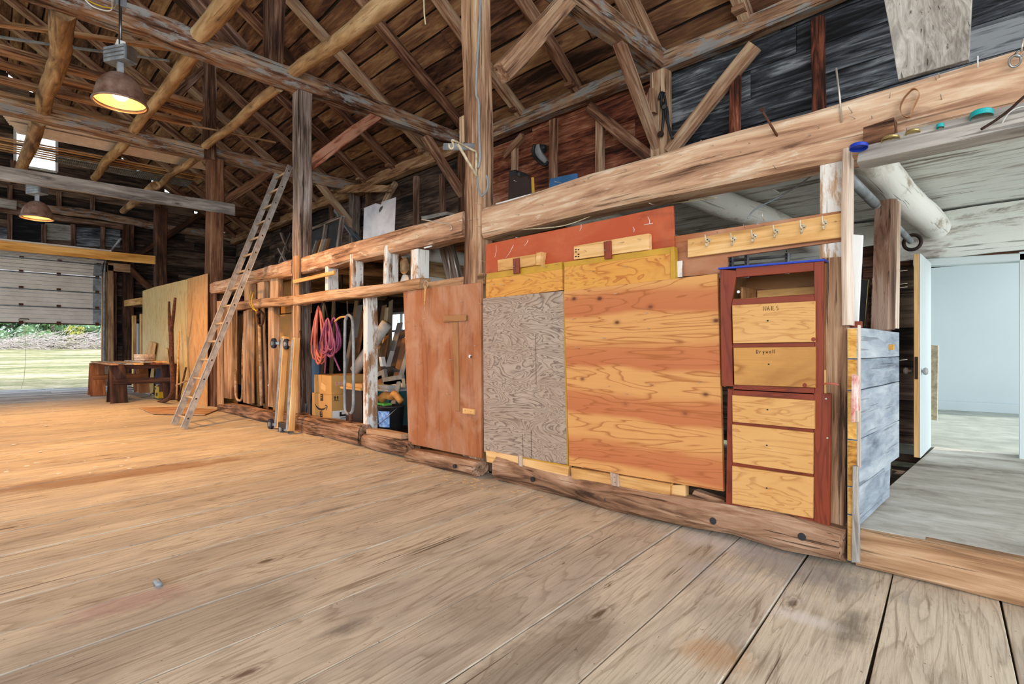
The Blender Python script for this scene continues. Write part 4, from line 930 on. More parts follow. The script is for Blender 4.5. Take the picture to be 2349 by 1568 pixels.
bp = tag(Yslab('big_plywood_sheet', [(1305, 1067), (1659, 1127), (1645, 627), (1293, 668)], YW-.05, .03, M_bigply, rough=.0015), 'big amber plywood sheet with reddish bands and knots', 'sheet')
nails(bp, YW-.05, [(1320, 730), (1390, 775), (1330, 800), (1487, 717), (1420, 672), (1441, 905), (1499, 884), (1609, 874), (1398, 886), (1491, 755)], .045)
rbb = tag(Yslab('bottom_rail', [(1311, 1101), (1535, 1146), (1537, 1110), (1309, 1072)], YW-.065, .05, M_pine), 'pine rail with a pale cleat below the big banded sheet', 'rail')
Yslab('cleat', [(1402, 1113), (1419, 1116), (1416, 1088), (1399, 1083)], YW-.085, .018, M_trim, rbb, grain=VZ)
for x, y in ((1409, 1094), (1411, 1106)): mesh_obj('screw', *disc_data(onY(x, y, YW-.086), (0, 1, 0), .003, .002), M_iron, rbb)
Yslab('rail_end', [(1539, 1143), (1572, 1139), (1572, 1112), (1539, 1112)], YW-.03, .05, M_pine, rbb)
tag(Yslab('loose_wood', [(1587, 1133), (1660, 1158), (1662, 1148), (1592, 1124)], YW-.03, .06, M_sill, rough=.004), 'loose split wood lying on the sill below the big banded sheet', 'wood')
# brown backing behind the hook board
bk = tag(Yslab('brown_backing', [(1546, 636), (1668, 626), (1668, 590), (1936, 552), (1936, 482), (1544, 542)], YW+.02, .02, M_brownply), 'dark red-brown board behind the pine hook board', 'board')
tag(Yslab('white_stick', [(1552, 636), (1564, 635), (1564, 597), (1552, 599)], YW-.01, .02, M_whitestud, grain=VZ), 'stub of white-painted stick right of the swirly orange strip', 'stick')
hk = empty('hook_board', onY(1758, 560, YW-.02), 'pine board carrying six white coat hooks', 'hook board')
Yslab('board', [(1577, 590), (1600, 587), (1938, 543), (1936, 487), (1577, 549)], YW-.02, .03, M_pine, hk)
for i, (x, y) in enumerate([(1624, 553), (1682, 550), (1729, 543), (1779, 532), (1840, 522), (1890, 513)]):
    p = onY(x, y, YW-.02); hp = mesh_obj('coat_hook', *disc_data(p+V((.006, -.004, .004)), (0, 1, 0), .016, .006), M_cream, hk)
    for dx, dz in ((-.006, .006), (.006, -.006)): mesh_obj('hook_screw', *disc_data(p+V((.006+dx, -.009, .004+dz)), (0, 1, 0), .0035, .003), M_iron, hp)
    tube('hook_prong', spline([p+V((.006, -.006, 0)), p+V((.006, -.035, -.008)), p+V((.004, -.045, .012)), p+V((.004, -.05, .035))], 4), .005, M_cream, hp, K=7)
    tube('hook_prong', spline([p+V((.006, -.006, -.004)), p+V((.006, -.02, -.03)), p+V((.006, -.036, -.034)), p+V((.006, -.044, -.02))], 4), .005, M_cream, hp, K=7)
nails(hk, YW-.02, [(1610, 555), (1645, 533), (1590, 556), (1708, 522), (1752, 517, .08), (1920, 508)], .04)
tag(tube('upright_nail', [onY(1752, 506, YW), onY(1747, 487, YW-.02)], .003, M_nail, K=6), 'long nail standing on top of the hook board', 'nail')
# ------------------------------------------------------------ the two drawer cabinets
def quadin(q, u, v):
    (a, b), (c, d), (e, f), (g, h) = q     # BL BR TR TL
    x = (a*(1-u)+c*u)*(1-v)+(g*(1-u)+e*u)*v; y = (b*(1-u)+d*u)*(1-v)+(h*(1-u)+f*u)*v
    return (x, y)
YC = YW-.065
uc = empty('drawer_cabinet', onY(1770, 900, YC), 'upper red-framed cabinet with an open top bay and two drawers', 'cabinet')
def cslab(nm, px, mat, par, Y=YC, th=.02, grain=(1, 0, 0)): return Yslab(nm, px, Y, th, mat, par, grain=grain)
zb_ = 886
cslab('stile', [(1655, 885), (1682, 886), (1679, 690), (1687, 633), (1652, 616)][:2]+[(1677, 700), (1688, 634), (1688, 620), (1651, 617)], M_mahog, uc, grain=VZ)
cslab('stile', [(1869, 903), (1888, 904), (1889, 598), (1867, 600)], M_mahog, uc, grain=VZ)
cslab('top_rail', [(1688, 636), (1867, 621), (1867, 600), (1688, 614)], M_mahog, uc, Y=YC+.001)
cslab('rail', [(1678, 701), (1869, 691), (1867, 674), (1680, 687)], M_mahog, uc, Y=YC+.001)
cslab('rail', [(1681, 797), (1869, 795), (1869, 784), (1681, 787)], M_mahog, uc, Y=YC+.004)
cslab('bottom_rail', [(1682, 895), (1869, 905), (1869, 889), (1682, 881)], M_mahog, uc, Y=YC+.001)
tp = [onY(1647, 616, YC), onY(1888, 596, YC)]
slab('blue_top', [onY(1647, 618, YC-.01), onY(1890, 598, YC-.01), onY(1890, 598, YC-.01)+V((0, .34, 0)), onY(1647, 618, YC-.01)+V((0, .34, 0))], (0, 0, .012), M_blue, uc)
xl, xr = onY(1655, 800, YC).x, onY(1887, 800, YC).x
zt_, zb2 = onY(1760, 610, YC).z, onY(1760, 892, YC).z
for x in (xl+.01, xr-.01): box('side_panel', (x-.008, YC+.021, zb2), (x+.008, YC+.36, zt_-.012), M_cabin, uc, grain=2)
box('back_panel', (xl, YC+.35, zb2), (xr, YC+.36, zt_-.012), M_cabin, uc, grain=0)
box('shelf', (xl+.02, YC+.021, onY(1760, 684, YC).z), (xr-.02, YC+.35, onY(1760, 684, YC).z+.012), M_cabin, uc)
box('inner_box_side', (xl+.09, YC+.08, onY(1760, 678, YC).z), (xl+.105, YC+.3, onY(1760, 650, YC).z), M_cabin, uc)
box('inner_ledge', (xl+.11, YC+.30, onY(1760, 672, YC).z), (xr-.02, YC+.34, onY(1760, 652, YC).z), M_pine, uc)
mesh_obj('round_button', *disc_data(onY(1694, 669, YC-.003), (0, 1, 0), .009, .006), M_whitep, uc)
def drawer(par, px, mat, writing=None, knot=None):
    d = cslab('drawer_front', px, mat, par, Y=YC-.022, th=.02)
    cx, cy = quadin(px, .43, .56)
    mesh_obj('screw_hole', *disc_data(onY(cx, cy, YC-.0225), (0, 1, 0), .005, .002), M_black, d)
    if knot: mesh_obj('knot', *disc_data(onY(knot[0], knot[1], YC-.0218), (0, 1, 0), .012, .002), M_mahog, d)
    if writing:
        u0, v0, sc = writing[1], writing[2], writing[3]
        G = {'N': [(0, 0), (0, 1), (.7, 0), (.7, 1)], 'A': [(0, 0), (.35, 1), (.7, 0), None, (.15, .4), (.55, .4)], 'I': [(.2, 0), (.2, 1)], 'L': [(.1, 1), (.05, 0), (.5, 0)], 'S': [(.55, .9), (.2, 1), (.1, .6), (.5, .45), (.5, .1), (.1, 0)],
             'D': [(.05, 0), (.1, 1), (.6, .7), (.5, .1), (.05, 0)], 'r': [(.1, 0), (.1, .6), None, (.1, .4), (.45, .6)], 'y': [(.05, .6), (.25, .1), None, (.5, .6), (.1, -.4)], 'w': [(0, .6), (.15, 0), (.3, .4), (.45, 0), (.6, .6)], 'a': [(.5, .6), (.1, .5), (.1, .05), (.5, .1), (.5, .6), (.55, 0)], 'l': [(.2, 0), (.2, 1)]}
        parts = []; u = u0
        for ch in writing[0]:
            seg = []
            for q in G[ch]+[None]:
                if q is None:
                    if len(seg) > 1: parts.append(tube_data(seg, .0016, 4))
                    seg = []
                else:
                    X, Y_ = quadin(px, u+q[0]*sc*.75, v0+q[1]*sc*1.9); seg.append(onY(X, Y_, YC-.0228))
            u += sc*(.75 if ch not in 'Il' else .42)
        multi('handwriting', parts, M_ink, d)
    return d
drawer(uc, [(1681, 787), (1869, 784), (1869, 690), (1679, 700)], M_drawer, ('NAILS', .38, .82, .058), (1866, 778))
drawer(uc, [(1684, 882), (1870, 889), (1870, 794.5), (1682, 797)], M_drawerdirty, ('Drywall', .28, .84, .052), (1846, 883))
lc = empty('drawer_cabinet', onY(1785, 1205, YC), 'lower red-framed cabinet with three drawers, standing on the sill', 'cabinet')
cslab('stile', [(1665, 1165), (1680, 1168), (1680, 893), (1669, 890)], M_mahog, lc, grain=VZ)
cslab('stile', [(1867, 1196), (1903, 1207), (1906, 903), (1867, 901)], M_mahog, lc, grain=VZ)
cslab('top_rail', [(1680, 908), (1868, 921), (1868, 901), (1680, 891)], M_mahog, lc, Y=YC+.001)
cslab('rail', [(1680, 975), (1867, 993), (1867, 983), (1680, 965)], M_mahog, lc, Y=YC+.004)
cslab('rail', [(1680, 1070), (1867, 1096), (1867, 1086), (1680, 1058)], M_mahog, lc, Y=YC+.004)
cslab('bottom_rail', [(1680, 1168), (1867, 1198), (1867, 1187), (1680, 1152)], M_mahog, lc, Y=YC+.001)
cslab('foot', [(1663, 1178), (1680, 1172), (1680, 1160), (1665, 1158)], M_pine, lc, Y=YC+.02)
xl, xr = onY(1669, 800, YC).x, onY(1900, 800, YC).x
z0_, z1_ = onY(1785, 1176, YC).z, onY(1785, 897, YC).z
for x in (xl+.01, xr-.012): box('side_panel', (x-.008, YC+.021, z0_), (x+.008, YC+.34, z1_), M_cabin, lc, grain=2)
box('back_panel', (xl, YC+.34, z0_), (xr, YC+.35, z1_), M_cabin, lc)
drawer(lc, [(1680, 967), (1868, 984), (1868, 918.6), (1679, 906)], M_drawer)
drawer(lc, [(1680, 1060), (1864, 1087), (1865, 992), (1679, 973)], M_drawer)
drawer(lc, [(1679, 1154.5), (1864, 1189), (1865, 1094.5), (1679, 1068)], M_drawer)
for x, y in ((1895, 914), (1898, 1004)): mesh_obj('screw_head', *disc_data(onY(x, y, YC-.002), (0, 1, 0), .005, .004), M_nail, lc)
tag(Yslab('thin_batten', [(1885, 902), (1894, 903), (1893, 848), (1887, 848)], YC+.03, .02, M_pine, grain=VZ), 'thin pine batten between upper cabinet and cracked post', 'batten')
tag(tube('red_wire', spline([onY(1888, 880, YW-.07), onY(1905, 879, YW-.09), onY(1924, 882, YW-.08)], 5), .005, M_hose, K=6), 'short red wire stub across the cracked post', 'wire')
# perforated shelving seen over the cabinet
ps = empty('steel_shelving', onY(1700, 605, YW+.6), 'perforated blue-grey steel shelving behind the upper cabinet', 'shelving')
for x, y0, y1 in ((1672, 626, 588), (1707, 622, 584), (1800, 610, 580)):
    u = Yslab('upright', [(x, 1080), (x+8, 1080), (x+8, y1), (x, y1)], YW+.45, .03, M_metal, ps, grain=VZ)
    for k in range(4): Yslab('slot', [(x+3, y0-8-k*8), (x+5, y0-8-k*8), (x+5, y0-12-k*8), (x+3, y0-12-k*8)], YW+.449, .002, M_black, u, ch=0)
for y in (598, 612): tube('bar', [onY(1665, y, YW+.5), onY(1815, y-12, YW+.5)], .012, M_metal, ps, K=6)
# ------------------------------------------------------------ half wall and its neighbours
XH = -.72
hw = empty('half_wall', (XH-.03, 3.4, 0), 'blue-grey board half wall beside the raised floor', 'half wall')
zs_ = [.02, .28, .44, .80, 1.01, 1.13, 1.335]
HZs = [onY(1948, y, YW-.03).z for y in (1284, 1178, 1114, 1007, 895, 823, 752)]
for k, (a, b) in enumerate(zip(HZs, HZs[1:])):
    y1 = 4.52 if a > .4 else 4.05
    if b < .35: y1 = YW-.0
    y0 = YW-.05
    o = slab('board', [(XH, y0, a+.004), (XH, y1, a+.004), (XH, y1, b), (XH, y0, b)], (-.05, 0, 0), M_bluewash, hw, grain=(0, 1, 0), rough=.003)
    slab('sawn_end', [(XH-.048, y0-.001, a+.006), (XH-.006, y0-.001, a+.006), (XH-.004, y0-.001, b-.003), (XH-.048, y0-.001, b-.003)], (0, .004, 0), M_sawn, o, ch=0)
slab('edge_strip', [(XH+.001, YW-.05, .55), (XH+.001, YW+.01, .55), (XH+.001, YW+.01, 1.33), (XH+.001, YW-.05, 1.33)], (-.003, 0, 0), M_trim, hw, grain=VZ, ch=0)
slab('lower_board', [(XH-.01, YW+.02, .225), (XH-.01, 4.25, .225), (XH-.01, 4.3, .5), (XH-.01, YW+.02, .5)], (-.03, 0, 0), M_bluewash, hw, grain=(0, 1, 0), rough=.004)
p = onX(2045, 796, XH+.012); box('peg', p-V((.012, .02, .018)), p+V((.012, .02, .018)), M_sawn, hw)
p = onX(1967, 745, XH-.03); box('corner_block', p-V((.03, .025, .015)), p+V((.02, .02, .02)), M_mahog, hw)
tag(slab('grey_stick', [onY(1953, 1290, YW-.09), onY(1971, 1290, YW-.09), onY(1967, 1070, YW-.09), onY(1955, 1068, YW-.09)], (0, .03, 0), M_darkplank if False else M_greyplank, grain=VZ, rough=.002), 'grey stick standing upright at the foot of the half wall', 'stick')
hn = tag(slab('paddle', [onX(1961, 968, XH+.02), onX(1973, 966, XH+.02), onX(1972, 862, XH+.02), onX(1962, 858, XH+.02)], (-.016, 0, 0), M_red, grain=VZ, ch=.005), 'chipped red paddle handle hanging on the half wall', 'handle')
slab('bare_tip', [onX(1962, 969, XH+.021), onX(1973, 967, XH+.021), onX(1973, 940, XH+.021), onX(1962, 942, XH+.021)], (-.018, 0, 0), M_trim, hn, grain=VZ)
wb_ = tag(slab('white_board', [onY(1950, 756, YW+.10), onY(1968, 748, YW+.10), onY(1979, 539, YW+.02), onY(1953, 537, YW+.02)], (0, .02, 0), M_whitep, grain=VZ), 'smooth white board leaning right of the cracked post', 'board')
pp = onX(2053, 752, XH-.02)
tag(slab('post', [onX(2037, 756, XH-.0), onX(2053, 756, XH-.0), onX(2059, 455, XH-.0), onX(2044, 455, XH-.0)], (-.0, .0, 0) if False else (-.09, 0, 0), M_darkplank, grain=VZ, rough=.003), 'narrow weathered post rising from the far end of the half wall', 'post')
tag(slab('pale_lath', [(XH+.002, onX(2054, 756, XH).y+.00, 1.34), (XH+.002, onX(2062, 756, XH).y, 1.34), (XH+.002, onX(2066, 460, XH).y, 2.22), (XH+.002, onX(2060, 460, XH).y, 2.22)], (-.02, 0, 0), M_trim, grain=VZ), 'pale lath edge along the narrow weathered post', 'lath')
nl = empty('nail_row', onX(2064, 620, XH), 'nails driven through the far side of the narrow weathered post', 'nails')
for y in (622, 652, 660, 590+236): tube('nail', [onX(2062, y, XH), onX(2062, y, XH)+V((.045, .02, .006))], .002, M_nail, nl, K=5)
# pipe and ring
tag(tube('grey_pipe', [(-.80, YW+.06, 2.185), (-.80, 4.2, 2.16)], .030, M_metal, K=16), 'thicker near section of the grey pipe under the joist', 'pipe')
tag(tube('grey_pipe', [(-.80, 4.2, 2.16), (-.80, 5.5, 2.10)], .024, M_metal, K=16), 'thinner far section of the grey pipe ending in a ring', 'pipe')
tag(tube('iron_ring', [V((-.79, 5.52, 2.09))+V((.062*math.cos(a)*.95, .0, .062*math.sin(a))) for a in [k*math.tau/28 for k in range(28)]], .014, M_iron, closed=True), 'dark ring hanging on the end of the grey pipe', 'ring')
# things behind the half wall
YQ = 6.3
tag(Yslab('grey_plywood', [(1986, 1140), (2042, 1140), (2042, 632), (2000, 638)], YQ, .03, M_greyply), 'grey plywood scrap behind the half wall', 'plywood')
tag(tube('diagonal_stick', [onY(1992, 642, YQ-.03), onY(2031, 706, YQ-.03)], .012, M_darkplank, K=6), 'thin dark stick slanting over the grey plywood scrap', 'stick')
tag(Yslab('grey_block', [(2008, 1140), (2042, 1140), (2042, 556), (2006, 560)], YQ+.06, .05, M_greyplank, grain=VZ, rough=.006), 'grey board end above the plywood scrap', 'board')
tag(Yslab('brown_block', [(1977, 1140), (2005, 1140), (2005, 562), (1979, 566)], YQ+.1, .05, M_darkplank, rough=.006), 'brown timber end above the black case', 'timber')
bc = tag(Yslab('black_case', [(1950, 1140), (1964, 1140), (1991, 641), (1974, 643)], YQ-.2, .05, M_black, grain=VZ), 'narrow black case with a gold edge behind the half wall', 'case')
tube('gold_edge', [onY(1983, 748, YQ-.205), onY(1992, 641, YQ-.205), onY(1976, 640, YQ-.205)], .004, M_gold, bc, K=5)
rp_ = tag(Yslab('leaning_board', [(2130, 962), (2150, 964), (2152, 792), (2130, 790)], 8.4, .03, M_paper if False else M_cream, grain=VZ), 'cream board leaning just inside the open door', 'board')
# ------------------------------------------------------------ pale plywood partition
def part(px, mat, label, Y=YW-.05):
    return tag(Yslab('plywood_partition', px, Y, .02, mat, grain=VZ), label, 'plywood')
part([(327, 885), (357, 895), (357, 657), (327, 667)], M_sheetpanel, 'narrow pale plywood strip at the far end of the partition')
part([(357, 897), (429, 921), (429, 640), (358, 657)], M_sheetpanel, 'pale green-tinged plywood sheet behind the forked runner')
part([(430, 921), (474, 936), (475, 627), (430, 639)], M_sheetpanel2, 'tan plywood sheet beside the dark brown post')
tag(timber('partition_header', onY(278, 697, YW+.02), onY(327, 690, YW+.02), .2, .1, M_pine, up=(0, 1, 0)), 'pine header at the far end of the partition', 'beam')
for (x, w, lab) in ((283, 5, 'nearest the gable'), (304, 5, 'in the middle'), (322, 5, 'beside the plywood strip')):
    a = onY(x, 880, YW+.02); tag(timber('partition_stud', (a.x, YW+.06, 0), (a.x, YW+.06, 2.25), .2, .09, M_pine, up=(0, 1, 0)), 'pine stud in the far partition opening, '+lab, 'stud')
tag(Yslab('white_door_panel', [(290, 862), (316, 872), (316, 742), (290, 740)], YW+.25, .04, M_whitep, grain=VZ), 'white panel standing in the far partition opening', 'panel')
# ------------------------------------------------------------ ladder
lx0, lx1 = onZ(394, 976, .0), onZ(428, 984, .0)
lt = onX(652, 390, -9.36)
foot = (lx0+lx1)/2; foot.y = 2.17
top = V((lt.x+.25, lt.y, lt.z)); ax = (top-V((top.x, foot.y, 0))).normalized()
XL, XR = lx0.x+.02, lx1.x
ld = empty('ladder', (XL, foot.y, 0), 'long aluminium ladder leaning up past the beam', 'ladder')
def lpnt(x, s): return V((x, foot.y, .02))+ax*s
LL = (top-V((top.x, foot.y, .02))).length
tilt = frame((0, 0, 0), (1, 0, 0), ax)
for x in (XL, XR):
    r_ = timber('rail', lpnt(x, 0), lpnt(x, LL), .085, .028, M_ladder, ld, up=(1, 0, 0), ch=.006)
    for s in (-1, 1):
        timber('flange', lpnt(x, 0)+V((0, 0, 0))+ax.cross(V((1, 0, 0)))*(.04*s), lpnt(x, LL)+ax.cross(V((1, 0, 0)))*(.04*s), .008, .045, M_ladder, r_, up=(1, 0, 0), ch=.002)
nr = 15
for k in range(nr):
    s = .15+k*(LL-.25)/(nr-1)
    u = tube('rung', [lpnt(XL-.01, s), lpnt(XR+.018, s)], .017, M_rung, ld, K=12)
    mesh_obj('rung_hole', *disc_data(lpnt(XR+.0185, s), (1, 0, 0), .013, .003), M_black, u)
# ------------------------------------------------------------ dolly standing on end
dy = empty('caster_dolly', onZ(655, 988, 0), 'wooden caster dolly standing on end against the grey-brown post', 'dolly')
Yd = 3.10
def dpt(px, py, dyy=0): return onY(px, py, Yd+dyy)
b1a, b1b = dpt(640, 975), dpt(655, 772, .14)
b2a, b2b = dpt(667, 985), dpt(680, 775, .14)
Yt = .16
for nm, a, b in (('side_rail', b1a, b1b), ('side_rail', b2a, b2b)):
    a.z = .05
    timber(nm, a, b, .07, .09, M_pine, dy, up=(0, 1, 0))
    timber('carpet_strip', a+V((-.01, -.05, .02)), b+V((-.01, -.05, -.02)), .06, .015, M_metal, dy, up=(0, 1, 0))
for t in (.04, .93):
    p, q = b1a.lerp(b1b, t), b2a.lerp(b2b, t)
    timber('end_rail', p, q, .08, .06, M_black if t < .5 else M_cabin, dy, up=(0, 1, 0))
for nm, (x, y), s in (('top', (628, 787), 0), ('top', (657, 789), 0), ('low', (621, 972), 0), ('low', (646, 984), 0)):
    c = dpt(x, y, .10 if nm == 'top' else -.0)
    w = mesh_obj('wheel', *disc_data(c, (.45, -.85, 0), .078, .04, 24), M_rubber, dy)
    mesh_obj('hub', *disc_data(c+V((.007, -.018, 0)), (.45, -.85, 0), .034, .03, 16), M_metal, w)
    q = c+V((.10, .02, .0)); q2 = c+V((.19, .05, .0))
    timber('caster_fork', c+V((.01, -.03, 0)), q2, .045, .01, M_steel, w, up=(0, 1, 0)); timber('caster_fork', c+V((.03, .03, 0)), q2+V((.0, .03, 0)), .045, .01, M_steel, w, up=(0, 1, 0))
    box('caster_plate', q2-V((.008, .045, .05)), q2+V((.008, .045, .05)), M_steel, w)
# ------------------------------------------------------------ lamps
def lamp(cx, cy, dist, rad, topz, label, power, beamy):
    a = (cx-CX)/FPX; b = (HZ-cy)/FPX; t = dist
    c = V((t*(a-1)/S2, t*(a+1)/S2, H+b*t))      # rim centre
    e = empty('pendant_lamp', c, label, 'lamp', 'pendant lamps over the aisle')
    k = rad
    M = Matrix.Translation(c)
    prof = [(k, 0), (k*1.03, .004), (k*1.03, .02), (k*.985, .03), (k*.965, k*.30), (k*.88, k*.66), (k*.70, k*1.0), (k*.45, k*1.24), (k*.2, k*1.34), (0, k*1.36)]
    sh = lathe('lamp_shade', prof, M, M_shade, e, K=40)
    lathe('inner_reflector', [(r*.97, z-.004 if z > .03 else z+.001) for r, z in prof[3:]], M, M_shadein, sh, K=40)
    lathe('rim_ring', [(k*.97, -.004), (k*1.05, -.004), (k*1.05, .012), (k*.97, .012), (k*.97, -.004)], M, M_shade, sh, K=40)
    bl = lathe('bulb', [(0, -.0), (.05, .01), (.085, .06), (.07, .12), (.04, .17), (.035, .22)], Matrix.Translation(c+V((0, 0, .04))), M_bulb, e, K=20)
    box('neck', c+V((-.035, -.03, k*1.3)), c+V((.035, .03, k*1.3+.16)), M_metal, e, grain=2)
    hb_ = k*1.3+.13
    RZ = Matrix.Translation(c) @ Matrix.Rotation(math.radians(30), 4, 'Z')
    bx = box('ballast_box', (-.15, -.08, hb_), (.15, .08, hb_+.17), M_metal, e, M=RZ)
    for zz in (.04, .085, .13): box('box_rib', (-.15, -.086, hb_+zz-.006), (.15, -.08, hb_+zz+.006), M_steel, bx, M=RZ)
    for s in (-1, 1): box('side_fin', (s*.160-.012, -.06, hb_+.01), (s*.160+.012, .06, hb_+.16), M_steel, bx, M=RZ)
    box('bracket', c+V((-.06, -.04, hb_+.17)), c+V((.06, .04, hb_+.24)), M_whitep, e)
    tube('stem', [c+V((0, 0, hb_+.22)), c+V((0, 0, topz-c.z))], .016, M_steel, e)
    box('ceiling_box', V((c.x-.06, c.y-.05, topz-.05)), V((c.x+.06, c.y+.05, topz+.05)), M_steel, e)
    L = lamp_data('bulb_light', 'SPOT', c+V((0, 0, .03)), power, (1, .50, .16), spot_size=2.75, spot_blend=.6, shadow_soft_size=.09)
    L.parent = e; L.matrix_parent_inverse = e.matrix_basis.inverted(); L.matrix_basis = Matrix.Translation(c+V((0, 0, .03)))
    return e, c
lam1, lc1 = lamp(276, 238, 6.15, .258, 5.17, 'large bronze pendant lamp hanging near the first crossbeam', 620, 0)
lam2, lc2 = lamp(85, 497, 9.35, .275, 0, 'smaller-looking bronze pendant lamp below the grey plank beam', 1500, 0) if False else lamp(85, 501, 9.4, .225, onX(85, 432, -12.36).z, 'bronze pendant lamp hanging below the grey plank beam', 520, 0)
c = lc1
for k, (m, dx) in enumerate(((M_ywire, .0), (M_whitep, -.06))):
    tag(tube('lamp_cable', spline([onX(180+k*6, -10, XB+.16), onX(225-k*10, 12+k*4, XB+.17), onX(262-k*8, 18+k*6, XB+.2), V((c.x+dx*.5, c.y-.01+dx, 5.22))], 6), .008, m, K=6), ['yellow cable feeding the large lamp along the crossbeam', 'white cable feeding the large lamp along the crossbeam'][k], 'cable')
tag(tube('chain', [c+V((.06, -.02, .60)), V((c.x+.08, c.y-.02, 5.25))], .007, M_iron, K=5), 'dark chain beside the stem of the large lamp', 'chain')
# cable on the tall post, ring, rope bits
xe = XA-.27
tag(tube('post_cable', spline([onY(1102, -15, YW-.03), onY(1099, 70, YW-.03), onY(1094, 150, YW-.03), onY(1092, 215, YW-.03), onY(1098, 235, YW-.03), onY(1099, 300, YW-.03), onY(1101, 360, YW-.03), onY(1097, 385, YW-.03)], 8), .011, M_wire, K=8), 'grey cable running down the tall thick post', 'cable')
rg = [onY(1095, 405, YW-.05), onY(1095, 420, YW-.05), onY(1098, 435, YW-.05), onY(1104, 448, YW-.05), onY(1112, 444, YW-.05), onY(1118, 432, YW-.05), onY(1119, 415, YW-.05), onY(1115, 401, YW-.05)]
tag(tube('wire_loop', spline(rg, 5), .010, M_wire, K=7), 'grey U-shaped wire loop hanging low on the tall post', 'wire')
bkp = YW-.16
bk_ = empty('shelf_bracket', onY(1092, 370, YW-.03), 'cream metal closet bracket fixed to the left of the tall post', 'bracket')
tube('vertical_bar', [onY(1093, 350, YW-.02), onY(1092, 408, YW-.02)], .013, M_cream, bk_, K=6)
tube('top_arm', spline([onY(1093, 348, YW-.02), onY(1070, 337, YW-.1), onY(1040, 322, YW-.3), onY(1037, 325, YW-.3)], 4), .011, M_cream, bk_, K=6)
tube('diagonal_strut', [onY(1050, 330, YW-.25), onY(1094, 405, YW-.02)], .014, M_cream, bk_, K=6)
tube('rod_hook', spline([onY(1038, 325, YW-.3), onY(1040, 336, YW-.3), onY(1036, 341, YW-.32), onY(1031, 338, YW-.34), onY(1030, 330, YW-.34)], 4), .010, M_cream, bk_, K=6)
tag(timber('metal_strip', onY(1018, 336, YW+.0), onY(1088, 337, YW+.0), .07, .02, M_metal, up=(0, 1, 0)), 'grey strip board behind the cream bracket', 'strip')
tag(timber('splice_block', onY(1075, 330, YW+.1), onY(1075, 268, YW+.1), .16, .12, M_post, up=(0, 1, 0)), 'brown wooden block on the left of the tall post', 'block')
tag(tube('pull_cord', [onY(972, -10, 3.2), onY(973, 30, 3.2), onY(976, 56, 3.2)], .008, M_rope, K=5), 'white cord hanging at the top of the picture', 'cord')
tag(tube('hanging_rope', spline([onX(783, 75, XB+.5), onX(765, 105, XB+.4), onX(742, 135, XB+.3), onX(715, 153, XB+.2), onX(692, 158, XB+.18)], 6), .012, M_rope, K=6), 'pale rope looping below the split peeled pole', 'rope')
# black straps on the outer post
sx = empty('black_straps', onY(1520, 230, YO-.14), 'black leather harness straps hanging on the outer post', 'straps')
for pts in ([(1519, 212), (1517, 235), (1522, 262), (1518, 305)], [(1523, 212), (1527, 240), (1527, 262), (1540, 312)], [(1521, 235), (1530, 250), (1534, 290), (1543, 318)], [(1512, 228), (1515, 214), (1520, 212)]):
    tube('strap', spline([onY(x, y, YO-.15) for x, y in pts], 5), .018, M_black, sx, K=6)
mesh_obj('buckle', *disc_data(onY(1524, 245, YO-.18), (0, 1, 0), .03, .02, 12), M_steel, sx)
mesh_obj('buckle', *disc_data(onY(1516, 307, YO-.18), (0, 1, 0), .04, .03, 12), M_iron, sx)
bo = empty('mortise_block', onY(1495, 225, YO-.2), 'pale angled block wedged beside the outer post', 'block')
Yslab('block', [(1481, 224), (1494, 258), (1501, 256), (1498, 202), (1490, 201)], YO-.25, .1, M_post, bo, grain=VZ)
# hanging grey object on red-brown wall
ho = empty('curved_pad', onY(1240, 352, YO+.06), 'grey and black curved pad hanging on the red-brown wall', 'pad')
Yslab('pad', [(1224, 345), (1226, 332), (1235, 329), (1237, 340), (1241, 350), (1249, 360), (1256, 371), (1253, 375), (1246, 375), (1232, 364), (1225, 354)], YO+.06, .075, M_grey, ho, ch=.02)
Yslab('dark_flap', [(1237, 330), (1249, 331), (1249, 346), (1245, 348), (1240, 340)], YO+.05, .06, M_slate, ho)
tube('edge', spline([onY(1226, 331, YO-.0), onY(1223, 345, YO-.0), onY(1227, 359, YO), onY(1240, 373, YO), onY(1250, 378, YO), onY(1257, 372, YO)], 4), .03, M_black, ho, K=6)
# ------------------------------------------------------------ cardboard boxes, bins and bucket in the middle bay
def carton(px0, px1, ptop, pbot, Y, depth, label, mat=None, z=None):
    a = onY(px0, pbot, Y); b = onY(px1, ptop, Y); z0 = a.z if z is None else z[0]; z1 = onY((px0+px1)/2, ptop, Y).z if z is None else z[1]
    e = empty('cardboard_box', ((a.x+b.x)/2, Y+depth/2, z0), label, 'box')
    bd = box('box_body', (a.x, Y, z0), (b.x, Y+depth, z1), mat or M_card, e, grain=2)
    return e, bd, (a.x, b.x, z0, z1)
e, bd, (x0, x1, z0, z1) = carton(716, 760.5, 903, 960, 3.52, .34, 'lower cardboard box printed with a curved smile arrow')
lowtop = z1
def fp(u, v, d=.002): return V((x0+(x1-x0)*u, 3.52-d, z0+(z1-z0)*v))
